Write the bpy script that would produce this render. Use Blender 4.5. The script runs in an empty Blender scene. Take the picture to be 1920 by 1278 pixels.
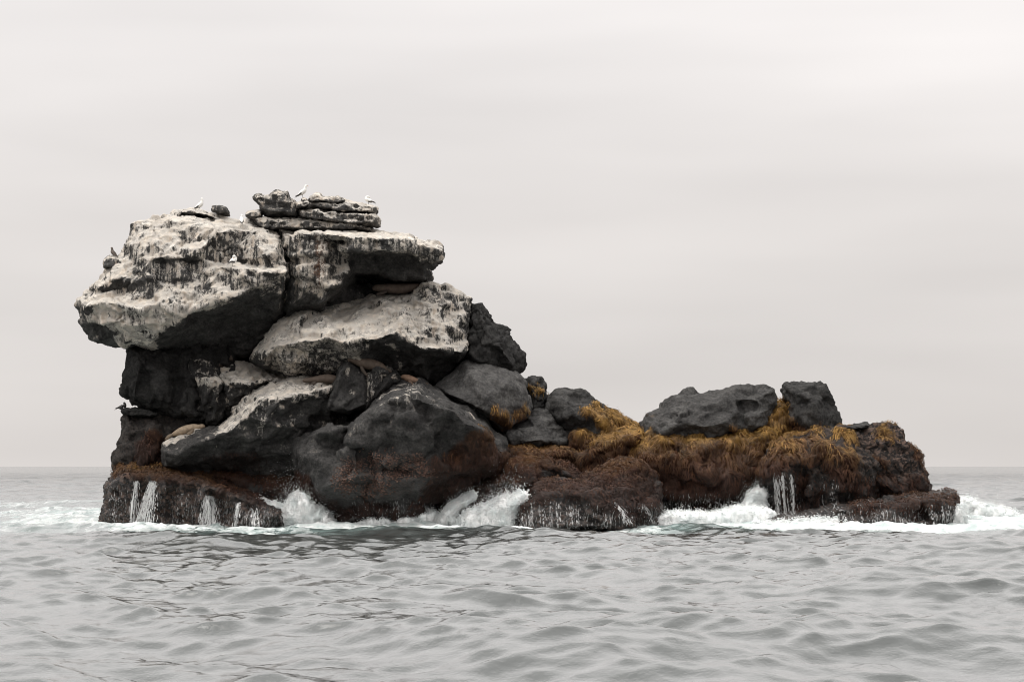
import bpy, bmesh, math, random
import numpy as np
from mathutils import Vector, Matrix
from mathutils.geometry import delaunay_2d_cdt
from mathutils.bvhtree import BVHTree
random.seed(7)
SC = bpy.context.scene
COL = SC.collection

# ---------------------------------------------------------------- camera
F = 3600.0; HC = 3.05
TH = math.atan(234.0 / F)
cam = bpy.data.objects.new('camera', bpy.data.cameras.new('camera')); COL.objects.link(cam)
cam.location = (0, 0, HC); cam.rotation_euler = (math.pi / 2 + TH, 0, 0)
cam.data.sensor_width = 36; cam.data.lens = F / 1920 * 36
cam.data.clip_start = 0.5; cam.data.clip_end = 20000
SC.camera = cam
SC.render.resolution_x = 1024; SC.render.resolution_y = 681
SC.render.engine = 'CYCLES'; SC.cycles.filter_width = 1.0

# ---------------------------------------------------------------- world: overcast
SUN_EL = math.radians(62); SUN_ROT = math.radians(-98)
W = bpy.data.worlds.new('World'); SC.world = W; W.use_nodes = True
nt = W.node_tree; nt.nodes.clear()
def N(t, nt, **k):
    n = nt.nodes.new(t)
    for a, b in k.items():
        setattr(n, a, b)
    return n
def L(nt, a, b): nt.links.new(a, b)
sky = N('ShaderNodeTexSky', nt, sky_type='NISHITA', sun_disc=False)
sky.sun_elevation = SUN_EL; sky.sun_rotation = SUN_ROT
bg1 = N('ShaderNodeBackground', nt); bg1.inputs[1].default_value = 0.05
L(nt, sky.outputs[0], bg1.inputs[0])
tc = N('ShaderNodeTexCoord', nt)
mp = N('ShaderNodeMapping', nt); mp.inputs['Scale'].default_value = (2.6, 2.6, 15)
mp.inputs['Rotation'].default_value = (0, math.radians(5), 0)
L(nt, tc.outputs['Generated'], mp.inputs[0])
nz = N('ShaderNodeTexNoise', nt); nz.inputs['Scale'].default_value = 1.0; nz.inputs['Detail'].default_value = 3; nz.inputs['Roughness'].default_value = 0.45
L(nt, mp.outputs[0], nz.inputs[0])
sep = N('ShaderNodeSeparateXYZ', nt); L(nt, tc.outputs['Generated'], sep.inputs[0])
gr = N('ShaderNodeValToRGB', nt)                       # overcast brightness by elevation
e = gr.color_ramp.elements
e[0].position = 0.0; e[0].color = (0.570, 0.540, 0.521, 1)
e[1].position = 1.0; e[1].color = (2.0, 1.96, 1.93, 1)
for p_, c_ in ((0.05, (0.579, 0.549, 0.531, 1)), (0.12, (0.620, 0.589, 0.570, 1)), (0.235, (0.753, 0.723, 0.710, 1)), (0.5, (1.25, 1.22, 1.20, 1))):
    q = e.new(p_); q.color = c_
L(nt, sep.outputs[2], gr.inputs[0])
mr = N('ShaderNodeMapRange', nt); mr.inputs[1].default_value = 0.3; mr.inputs[2].default_value = 0.7
mr.inputs[3].default_value = 0.905; mr.inputs[4].default_value = 1.085
L(nt, nz.outputs[0], mr.inputs[0])
bg2 = N('ShaderNodeBackground', nt)
L(nt, gr.outputs[0], bg2.inputs[0]); L(nt, mr.outputs[0], bg2.inputs[1])
mx = N('ShaderNodeMixShader', nt); mx.inputs[0].default_value = 0.96
L(nt, bg1.outputs[0], mx.inputs[1]); L(nt, bg2.outputs[0], mx.inputs[2])
wo = N('ShaderNodeOutputWorld', nt); L(nt, mx.outputs[0], wo.inputs[0])

sd = bpy.data.lights.new('sun', 'SUN'); sd.energy = 1.5; sd.angle = math.radians(40); sd.color = (1, 0.965, 0.92)
sun = bpy.data.objects.new('sun', sd); COL.objects.link(sun)
# sky sun_rotation: 0 = +Y, clockwise seen from above
az = SUN_ROT
dirv = Vector((math.sin(az) * math.cos(SUN_EL), math.cos(az) * math.cos(SUN_EL), math.sin(SUN_EL)))
sun.rotation_euler = dirv.to_track_quat('Z', 'Y').to_euler()
SC.view_settings.view_transform = 'Standard'; SC.view_settings.look = 'None'
SC.view_settings.exposure = 0.36; SC.view_settings.gamma = 1; SC.view_settings.use_curve_mapping = False

# ---------------------------------------------------------------- helpers
cT, sT = math.cos(TH), math.sin(TH)
def P(px, py, d=0.0):
    """point on the photograph's line of sight at world depth Y = 100 + d"""
    u = (px - 960) / F; v = (639 - py) / F
    ry = cT - v * sT; rz = sT + v * cT
    t = (100 + d) / ry
    return Vector((u * t, 100 + d, HC + rz * t))
def PR(v):
    """array of world points -> photograph coordinates (used to place stains and weed)"""
    y = v[:, 1]; z = v[:, 2] - HC
    f = y * cT + z * sT; u = -y * sT + z * cT
    return np.stack([960 + v[:, 0] / f * F, 639 - u / f * F], 1)

def hash3(ix, iy, iz, s):
    h = (ix.astype(np.int64) * 374761393 + iy.astype(np.int64) * 668265263 + iz.astype(np.int64) * 2147483647 + s * 974711) & 0xFFFFFFFF
    h = ((h ^ (h >> 13)) * 1274126177) & 0xFFFFFFFF
    h = ((h ^ (h >> 15)) * 2246822519) & 0xFFFFFFFF
    return (h ^ (h >> 16)) & 0xFFFFFFFF
def noise(p, s=0):
    """value noise with quintic fade, -1..1"""
    i = np.floor(p); f = p - i; i = i.astype(np.int64)
    w = f * f * f * (f * (f * 6 - 15) + 10)
    r = 0
    for dx in (0, 1):
        wx = w[:, 0] if dx else 1 - w[:, 0]
        for dy in (0, 1):
            wy = wx * (w[:, 1] if dy else 1 - w[:, 1])
            for dz in (0, 1):
                wz = wy * (w[:, 2] if dz else 1 - w[:, 2])
                r = r + wz * (hash3(i[:, 0] + dx, i[:, 1] + dy, i[:, 2] + dz, s) / 2147483648.0 - 1)
    return r
ROT = np.array([[0.8, 0.6, 0], [-0.48, 0.64, 0.6], [0.36, -0.48, 0.8]])
def fbm(p, o=4, s=0, g=0.5, ridge=False):
    a = 1.0; r = 0; t = 0; q = p
    for k in range(o):
        n_ = noise(q, s + k)
        if ridge: n_ = 1 - 2 * np.abs(n_)
        r = r + a * n_; t += a; a *= g; q = q @ ROT.T * 2.03 + 11.3
    return r / t
def facets(p, cell, s=0, soft=0.05, k=1.0):
    q = p / cell; i = np.floor(q).astype(np.int64)
    n = len(p); d1 = np.full(n, 9.); d2 = np.full(n, 9.); h1 = np.zeros(n); h2 = np.zeros(n)
    for dx in (-1, 0, 1):
        for dy in (-1, 0, 1):
            for dz in (-1, 0, 1):
                c = i + np.array([dx, dy, dz])
                a = [hash3(c[:, 0], c[:, 1], c[:, 2], s + j) / 4294967296.0 for j in range(3)]
                r = q - (c + np.stack(a, 1))
                d = np.sqrt((r * r).sum(1))
                g0 = a[1] * 2 - 1; g1 = a[2] * 2 - 1; g2 = a[0] * 2 - 1
                h = k * (r[:, 0] * g0 + r[:, 1] * g1 + r[:, 2] * g2) + 0.14 * (a[0] + a[1] - 1)
                m1 = d < d1; m2 = (~m1) & (d < d2)
                d2 = np.where(m1, d1, np.where(m2, d, d2)); h2 = np.where(m1, h1, np.where(m2, h, h2))
                d1 = np.where(m1, d, d1); h1 = np.where(m1, h, h1)
    e_ = d2 - d1
    w_ = 0.5 * np.exp(-e_ / soft)
    return h1 * (1 - w_) + h2 * w_, e_
def sst(x, a, b):
    t = np.clip((x - a) / (b - a), 0, 1); return t * t * (3 - 2 * t)
def inpoly(pp, poly):
    x, y = pp[:, 0], pp[:, 1]; r = np.zeros(len(pp), bool); n = len(poly); j = n - 1
    for i in range(n):
        xi, yi = poly[i][:2]; xj, yj = poly[j][:2]
        if yi != yj:
            c = ((yi > y) != (yj > y)) & (x < (xj - xi) * (y - yi) / (yj - yi) + xi)
            r ^= c
        j = i
    return r
def tag(o, label=None, cat=None, group=None, kind=None):
    if label: o['label'] = label
    if cat: o['category'] = cat
    if group: o['group'] = group
    if kind: o['kind'] = kind
    return o
def mesh_np(name, v, f, mat=None, parent=None, smooth=True):
    """v (n,3), f (m,k) arrays -> object"""
    me = bpy.data.meshes.new(name)
    v = np.asarray(v, np.float32); f = np.asarray(f, np.int32); k = f.shape[1]
    me.vertices.add(len(v)); me.vertices.foreach_set('co', v.ravel())
    me.loops.add(f.size); me.loops.foreach_set('vertex_index', f.ravel())
    me.polygons.add(len(f)); me.polygons.foreach_set('loop_start', np.arange(len(f), dtype=np.int32) * k)
    me.polygons.foreach_set('loop_total', np.full(len(f), k, np.int32))
    me.update(calc_edges=True)
    if smooth: me.polygons.foreach_set('use_smooth', np.ones(len(f), bool))
    o = bpy.data.objects.new(name, me); COL.objects.link(o)
    if mat: me.materials.append(mat)
    if parent: o.parent = parent
    return o
def fattr(me, name, a):
    at = me.attributes.new(name, 'FLOAT', 'POINT'); at.data.foreach_set('value', np.asarray(a, np.float32))
def cattr(me, name, a):
    at = me.attributes.new(name, 'FLOAT_COLOR', 'POINT')
    c = np.ones((len(a), 4), np.float32); c[:, :3] = a; at.data.foreach_set('color', c.ravel())

# ---------------------------------------------------------------- materials
def mat(name):
    m = bpy.data.materials.new(name); m.use_nodes = True
    t = m.node_tree; b = t.nodes['Principled BSDF']; return m, t, b
def attr(t, n):
    a = N('ShaderNodeAttribute', t); a.attribute_name = n; return a
def mixc(t, fac, a, b, bt='MIX'):
    m = N('ShaderNodeMix', t, data_type='RGBA', blend_type=bt)
    for s_, x in ((0, fac), (6, a), (7, b)):
        if hasattr(x, 'is_linked') or hasattr(x, 'links'): L(t, x, m.inputs[s_])
        else: m.inputs[s_].default_value = x
    return m.outputs[2]
def mth(t, op, a, b=None, c=None):
    m = N('ShaderNodeMath', t, operation=op)
    for i, x in enumerate((a, b, c)):
        if x is None: continue
        if hasattr(x, 'links'): L(t, x, m.inputs[i])
        else: m.inputs[i].default_value = x
    return m.outputs[0]
def tnoise(t, vec, scale, detail=4, rough=0.6):
    n = N('ShaderNodeTexNoise', t); n.inputs['Scale'].default_value = scale; n.inputs['Detail'].default_value = detail; n.inputs['Roughness'].default_value = rough
    L(t, vec, n.inputs[0]); return n.outputs[0]
def ramp(t, fac, stops):
    r = N('ShaderNodeValToRGB', t); e = r.color_ramp.elements
    for i, (p_, c_) in enumerate(stops):
        q = e[i] if i < 2 else e.new(p_)
        q.position = p_; q.color = (c_, c_, c_, 1) if isinstance(c_, (int, float)) else (*c_, 1)
    L(t, fac, r.inputs[0]); return r.outputs[0]

MR, t, b = mat('weathered_basalt')
pos = N('ShaderNodeNewGeometry', t).outputs['Position']
n1 = tnoise(t, pos, 1.3, 6, 0.6); n2 = tnoise(t, pos, 9, 5, 0.65)
mps = N('ShaderNodeMapping', t); mps.inputs['Scale'].default_value = (8, 8, 0.38); L(t, pos, mps.inputs[0])
nst = tnoise(t, mps.outputs[0], 1.0, 4, 0.6)          # vertical run-off streaks
mps2 = N('ShaderNodeMapping', t); mps2.inputs['Scale'].default_value = (3.0, 3.0, 0.13); L(t, pos, mps2.inputs[0])
nst2 = tnoise(t, mps2.outputs[0], 1.0, 5, 0.6)
sepn = N('ShaderNodeSeparateXYZ', t); L(t, N('ShaderNodeNewGeometry', t).outputs['Normal'], sepn.inputs[0])
steep = ramp(t, mth(t, 'ABSOLUTE', sepn.outputs[2]), ((0.3, 1.0), (0.75, 0.15)))
tone = attr(t, 'tone').outputs['Fac']
base = mixc(t, ramp(t, n1, ((0.3, 0.0), (0.7, 1.0))), (0.55, 0.54, 0.54, 1), (1.5, 1.47, 1.43, 1))
base = mixc(t, ramp(t, n2, ((0.38, 0.0), (0.66, 1.0))), base, mixc(t, 1.0, base, (1.9, 1.85, 1.8, 1), 'MULTIPLY'))
tn = N('ShaderNodeCombineXYZ', t)
for i in range(3): L(t, tone, tn.inputs[i])
base = mixc(t, 1.0, base, tn.outputs[0], 'MULTIPLY')
# rust / brown film
base = mixc(t, mth(t, 'MULTIPLY', attr(t, 'rust').outputs['Fac'], ramp(t, n2, ((0.35, 0.0), (0.6, 1.0)))), base, (0.16, 0.085, 0.05, 1))
# guano
gu = attr(t, 'guano').outputs['Fac']
gd = mth(t, 'MULTIPLY', steep, mth(t, 'ADD', mth(t, 'MULTIPLY', mth(t, 'SUBTRACT', nst, 0.5), 2.2), mth(t, 'MULTIPLY', mth(t, 'SUBTRACT', nst2, 0.5), 2.6)))
gd = mth(t, 'ADD', gd, mth(t, 'MULTIPLY', mth(t, 'SUBTRACT', n2, 0.5), 0.55))
gd = mth(t, 'ADD', gd, mth(t, 'MULTIPLY', mth(t, 'SUBTRACT', n1, 0.5), 1.9))
n3 = tnoise(t, pos, 2.6, 7, 0.68)
vein = mth(t, 'MULTIPLY', ramp(t, mth(t, 'ABSOLUTE', mth(t, 'SUBTRACT', n3, 0.5)), ((0.0, 1.0), (0.05, 0.0))), -0.28)
gm = mth(t, 'ADD', mth(t, 'ADD', mth(t, 'MULTIPLY', gu, 0.92), vein), mth(t, 'MULTIPLY', gd, 0.8))
gm = ramp(t, gm, ((0.22, 0.0), (0.62, 1.0)))
gm = mth(t, 'MULTIPLY', gm, ramp(t, gu, ((0.02, 0.0), (0.2, 1.0))))
gcol = mixc(t, ramp(t, n1, ((0.35, 0.0), (0.75, 1.0))), (0.77, 0.735, 0.675, 1), (0.56, 0.485, 0.40, 1))
gcol = mixc(t, mth(t, 'MULTIPLY', steep, mth(t, 'MULTIPLY', ramp(t, nst2, ((0.5, 0.0), (0.68, 1.0))), 0.6)), gcol, (0.42, 0.31, 0.22, 1))
gcol = mixc(t, mth(t, 'MULTIPLY', ramp(t, n3, ((0.42, 1.0), (0.62, 0.0))), 0.55), gcol, (0.30, 0.275, 0.25, 1))
base = mixc(t, mth(t, 'MULTIPLY', gm, 0.97), base, gcol)
# shell crust: mussels and barnacles
vo = N('ShaderNodeTexVoronoi', t); vo.inputs['Scale'].default_value = 7; L(t, pos, vo.inputs['Vector'])
vsp = N('ShaderNodeSeparateXYZ', t); L(t, vo.outputs['Color'], vsp.inputs[0])
cr = mixc(t, ramp(t, vsp.outputs[0], ((0.45, 0.0), (1.0, 1.0))), (0.014, 0.010, 0.009, 1), (0.17, 0.11, 0.085, 1))
cr = mixc(t, mth(t, 'MULTIPLY', ramp(t, n2, ((0.58, 0.0), (0.72, 1.0))), 0.6), cr, (0.17, 0.115, 0.085, 1))
base = mixc(t, attr(t, 'crust').outputs['Fac'], base, cr)
mcol = attr(t, 'weedcol').outputs['Color']
base = mixc(t, attr(t, 'moss').outputs['Fac'], base, mcol)
wet = attr(t, 'wet').outputs['Fac']
base = mixc(t, mth(t, 'MULTIPLY', wet, 0.45), base, (0.01, 0.009, 0.008, 1))
L(t, base, b.inputs['Base Color'])
L(t, mth(t, 'ADD', 0.08, mth(t, 'MULTIPLY', wet, 0.35)), b.inputs['Specular IOR Level'])
L(t, mth(t, 'SUBTRACT', 0.85, mth(t, 'MULTIPLY', wet, 0.4)), b.inputs['Roughness'])
bm_ = N('ShaderNodeBump', t); bm_.inputs['Strength'].default_value = 1.0; bm_.inputs['Distance'].default_value = 0.15
nb = tnoise(t, pos, 5, 8, 0.72)
L(t, nb, bm_.inputs['Height']); L(t, bm_.outputs[0], b.inputs['Normal'])

MW, t, b = mat('seaweed_strands')
c_ = attr(t, 'weedcol').outputs['Color']
L(t, c_, b.inputs['Base Color']); b.inputs['Roughness'].default_value = 0.7; b.inputs['Specular IOR Level'].default_value = 0.3

MF, t, b = mat('churned_foam')
pos = N('ShaderNodeNewGeometry', t).outputs['Position']
b.inputs['Base Color'].default_value = (0.80, 0.80, 0.78, 1); b.inputs['Roughness'].default_value = 0.8
b.inputs['Subsurface Weight'].default_value = 0.0; b.inputs['Subsurface Radius'].default_value = (0.3, 0.32, 0.34); b.inputs['Subsurface Scale'].default_value = 0.3
bm_ = N('ShaderNodeBump', t); bm_.inputs['Strength'].default_value = 0.8; bm_.inputs['Distance'].default_value = 0.08
L(t, tnoise(t, pos, 5, 8, 0.7), bm_.inputs['Height']); L(t, bm_.outputs[0], b.inputs['Normal'])
L(t, mixc(t, ramp(t, tnoise(t, pos, 1.7, 5, 0.6), ((0.38, 0.0), (0.62, 1.0))), (0.93, 0.93, 0.92, 1), (0.74, 0.78, 0.775, 1)), b.inputs['Base Color'])

MD, t, b = mat('spray_drops')
b.inputs['Base Color'].default_value = (0.8, 0.8, 0.79, 1); b.inputs['Roughness'].default_value = 0.6

MFALL, t, b = mat('falling_water')
b.inputs['Base Color'].default_value = (0.66, 0.66, 0.65, 1); b.inputs['Roughness'].default_value = 0.3; b.inputs['Alpha'].default_value = 0.42
MFALL2, t, b = mat('white_water')
b.inputs['Base Color'].default_value = (0.80, 0.80, 0.79, 1); b.inputs['Roughness'].default_value = 0.4; b.inputs['Alpha'].default_value = 0.75

MSEA, t, b = mat('sea_water')
pos = N('ShaderNodeNewGeometry', t).outputs['Position']
foam = attr(t, 'foam').outputs['Fac']; aer = attr(t, 'aerated').outputs['Fac']
wp = tnoise(t, pos, 0.8, 4, 0.6)
mpf = N('ShaderNodeMapping', t); mpf.inputs['Scale'].default_value = (1.0, 0.55, 1.0); L(t, pos, mpf.inputs[0])
warp = N('ShaderNodeVectorMath', t, operation='ADD'); L(t, mpf.outputs[0], warp.inputs[0])
nvec = N('ShaderNodeTexNoise', t); nvec.inputs['Scale'].default_value = 0.9; nvec.inputs['Detail'].default_value = 3; L(t, pos, nvec.inputs[0])
L(t, nvec.outputs['Color'], warp.inputs[1])
fn = tnoise(t, warp.outputs[0], 2.2, 8, 0.72)
rid = mth(t, 'ABSOLUTE', mth(t, 'SUBTRACT', tnoise(t, warp.outputs[0], 1.1, 6, 0.6), 0.5))
lace = mth(t, 'SUBTRACT', 1.0, mth(t, 'MULTIPLY', rid, 7.0))
fsum = mth(t, 'ADD', foam, mth(t, 'ADD', mth(t, 'MULTIPLY', mth(t, 'SUBTRACT', fn, 0.5), 1.3), mth(t, 'MULTIPLY', lace, 0.16)))
fmask = ramp(t, fsum, ((0.40, 0.0), (0.80, 1.0)))
fmask = mth(t, 'MULTIPLY', fmask, ramp(t, foam, ((0.03, 0.0), (0.25, 1.0))))
wcol = mixc(t, aer, (0.044, 0.049, 0.047, 1), (0.30, 0.42, 0.40, 1))
L(t, wcol, b.inputs['Base Color'])
b.inputs['Roughness'].default_value = 0.10; b.inputs['IOR'].default_value = 1.333
b.inputs['Coat Weight'].default_value = 1.0; b.inputs['Coat Roughness'].default_value = 0.09; b.inputs['Coat IOR'].default_value = 1.36
mpb = N('ShaderNodeMapping', t); mpb.inputs['Scale'].default_value = (1.0, 1.0, 1.0); L(t, pos, mpb.inputs[0])
sepy = N('ShaderNodeSeparateXYZ', t); L(t, pos, sepy.inputs[0])
farb = N('ShaderNodeMapRange', t); L(t, sepy.outputs[1], farb.inputs[0]); farb.inputs[1].default_value = 110; farb.inputs[2].default_value = 500   # chop too small to mesh far out
mpw = N('ShaderNodeMapping', t); mpw.inputs['Scale'].default_value = (0.5, 0.8, 0.3); L(t, pos, mpw.inputs[0])
fnz = N('ShaderNodeTexNoise', t); fnz.inputs['Scale'].default_value = 0.8; fnz.inputs['Detail'].default_value = 4; L(t, mpw.outputs[0], fnz.inputs[0])
vs = N('ShaderNodeVectorMath', t, operation='SUBTRACT'); L(t, fnz.outputs['Color'], vs.inputs[0]); vs.inputs[1].default_value = (0.5, 0.5, 0.5)
vm = N('ShaderNodeVectorMath', t, operation='SCALE'); L(t, vs.outputs[0], vm.inputs[0]); L(t, mth(t, 'MULTIPLY', farb.outputs[0], 1.1), vm.inputs['Scale'])
va = N('ShaderNodeVectorMath', t, operation='ADD'); L(t, vm.outputs[0], va.inputs[0]); L(t, N('ShaderNodeNewGeometry', t).outputs['Normal'], va.inputs[1])
bpf = N('ShaderNodeVectorMath', t, operation='NORMALIZE'); L(t, va.outputs[0], bpf.inputs[0])
L(t, mth(t, 'SUBTRACT', 1.0, mth(t, 'MULTIPLY', farb.outputs[0], 0.85)), b.inputs['Coat Weight'])
bp = N('ShaderNodeBump', t); bp.inputs['Strength'].default_value = 0.5; bp.inputs['Distance'].default_value = 0.05; L(t, bpf.outputs[0], bp.inputs['Normal'])
L(t, tnoise(t, mpb.outputs[0], 4.0, 5, 0.6), bp.inputs['Height']); L(t, bp.outputs[0], b.inputs['Normal']); L(t, bp.outputs[0], b.inputs['Coat Normal'])
fb = N('ShaderNodeBsdfDiffuse', t); L(t, mixc(t, ramp(t, tnoise(t, warp.outputs[0], 1.5, 6, 0.65), ((0.4, 0.0), (0.62, 1.0))), (0.66, 0.67, 0.66, 1), (0.40, 0.455, 0.445, 1)), fb.inputs[0])
bp2 = N('ShaderNodeBump', t); bp2.inputs['Strength'].default_value = 0.6; bp2.inputs['Distance'].default_value = 0.1
L(t, fn, bp2.inputs['Height']); L(t, bp2.outputs[0], fb.inputs['Normal'])
ms = N('ShaderNodeMixShader', t); L(t, fmask, ms.inputs[0]); L(t, b.outputs[0], ms.inputs[1]); L(t, fb.outputs[0], ms.inputs[2])
L(t, ms.outputs[0], t.nodes['Material Output'].inputs[0])

def plain(name, col, rough=0.7, col2=None, sc=12):
    m, t, b = mat(name); b.inputs['Roughness'].default_value = rough
    pos = N('ShaderNodeTexCoord', t).outputs['Object']
    L(t, mixc(t, ramp(t, tnoise(t, pos, sc, 4), ((0.35, 0.0), (0.65, 1.0))), (*col, 1), (*(col2 or [x * 0.75 for x in col]), 1)), b.inputs['Base Color'])
    return m

# ---------------------------------------------------------------- the sea
def build_sea():
    rs = np.random.RandomState(5)
    D = [7.0]
    while D[-1] < 9000:
        d = D[-1]
        if d < 25: s = 0.12
        elif d < 150: s = 0.095 + (d - 25) * 0.0014
        else: s = 0.27 * (d / 150) ** 1.8
        D.append(d + s)
    D = np.array(D)
    a = np.linspace(-1, 1, 380)
    tx = np.where(np.abs(a) < 0.9, a / 0.9 * 0.285, np.sign(a) * (0.285 + (np.abs(a) - 0.9) / 0.1 * 0.9 * (np.abs(a) - 0.9) / 0.1 + 0.0))
    X = D[:, None] * tx[None, :]; Y = np.repeat(D[:, None], len(tx), 1)
    sp = np.gradient(D)[:, None]
    H = np.zeros_like(X); DX = np.zeros_like(X); DY = np.zeros_like(X)
    K = 105
    lam = np.exp(np.linspace(math.log(0.36), math.log(17), K))
    ct = np.zeros_like(X); 
    for l in lam:
        ang = math.radians(-97 + rs.normal() * (34 if l < 5 else 20))
        k = 2 * math.pi / l; kx, ky = k * math.cos(ang), k * math.sin(ang)
        am = 0.0060 * (l ** 0.62) * rs.uniform(0.6, 1.3)
        if l > 2.2: am *= 1.35
        if .6 < l < 2.6: am *= 1.2
        fade = np.clip((l - 1.5 * sp) / (1.5 * sp), 0, 1)
        if fade.max() <= 0: continue
        ph = kx * X + ky * Y + rs.uniform(0, 6.28)
        # groupiness: slow modulation of each train
        mo = 1 + 0.5 * np.sin(X * kx * 0.13 + Y * ky * 0.11 + rs.uniform(0, 6.28)) 
        am = am * fade * mo
        H += am * np.cos(ph); s_ = am * np.sin(ph) * 0.85
        DX -= s_ * math.cos(ang); DY -= s_ * math.sin(ang)
    # foam field in world metres (x, depth)
    pts = np.stack([X.ravel(), Y.ravel(), np.zeros(X.size)], 1)
    near = (pts[:, 1] < 420) & (pts[:, 1] > 60)
    fo = np.zeros(X.size); ae = np.zeros(X.size)
    q = pts[near]; nn = fbm(q * 0.22, 3, 3); n2 = fbm(q * np.array([0.5, 0.35, 1]), 3, 9)
    f = np.zeros(len(q)); g = np.zeros(len(q))
    for (cx, cy, rx, ry, st, te) in FOAM:
        r = np.sqrt(((q[:, 0] - cx) / rx) ** 2 + ((q[:, 1] - cy) / ry) ** 2) + nn * 0.45
        f = np.maximum(f, st * (1 - sst(r, 0.55, 1.15))); g = np.maximum(g, te * (1 - sst(r, 0.6, 1.4)))
    f = f * (0.85 + 0.3 * n2)
    fo[near] = f; ae[near] = np.clip(g * (0.7 + 0.6 * nn), 0, 1)
    fo = np.minimum(fo, 0.86); fo = fo.reshape(X.shape); ae = ae.reshape(X.shape)
    turb = np.zeros(X.size); idx = np.where(fo.ravel() > 0.25)[0]
    turb[idx] = fbm(pts[idx] * 1.3, 4, 21, 0.6, True)
    turb = turb.reshape(X.shape)
    H = H * (1 - 0.35 * np.clip(fo, 0, 1)) + np.clip(fo - 0.2, 0, 1) * (0.2 + 0.28 * turb)
    v = np.stack([(X + DX).ravel(), (Y + DY).ravel(), H.ravel()], 1)
    nr, nc = X.shape
    i = np.arange(nr - 1)[:, None] * nc + np.arange(nc - 1)[None, :]
    f_ = np.stack([i.ravel(), i.ravel() + 1, i.ravel() + nc + 1, i.ravel() + nc], 1)
    o = mesh_np('sea', v, f_, MSEA); tag(o, kind='structure')
    fattr(o.data, 'foam', fo.ravel()); fattr(o.data, 'aerated', ae.ravel())
    # calm surroundings behind and beside the viewpoint, a sheet lower than the troughs
    R = 9000
    o2 = mesh_np('sea_beyond', [(-R, -R, -2.5), (R, -R, -2.5), (R, R, -2.5), (-R, R, -2.5)], [(0, 1, 2, 3)], MSEA)
    tag(o2, kind='structure')
    for nme in ('foam', 'aerated'): fattr(o2.data, nme, np.zeros(4))
#        x,   depth, rx, ry, strength, teal
FOAM = [(-24, 114, 8, 20, 0.56, 0.45), (-28, 97, 13, 9, 0.47, 0.3), (-23, 160, 7, 26, 0.5, 0.25), (-38, 148, 9, 16, 0.40, 0.2), (-34, 122, 8, 9, .42, .3),
        (-18, 98, 7.5, 6.5, 0.78, 0.45), (-13, 91, 6, 4.5, 0.66, 0.45), (-8, 93, 5, 4, 0.85, 0.5), (-3, 93, 5.5, 4, 1.0, 0.3), (0.5, 92, 4, 3.0, 0.85, 0.3),
        (5, 91.5, 5, 2.6, 0.62, 0.5), (10.5, 98, 6, 8, 1.05, 0.4), (14, 93, 7, 4, 1.0, 0.45), (20, 92.0, 8, 5, 1.2, 0.3), (27, 97, 8, 7, 1.05, 0.5),
        (28, 108, 6, 14, 0.85, 0.5), (35, 102, 9, 9, 0.8, 0.5), (24.5, 118, 3.5, 10, 0.7, 0.3)]
build_sea()

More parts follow.
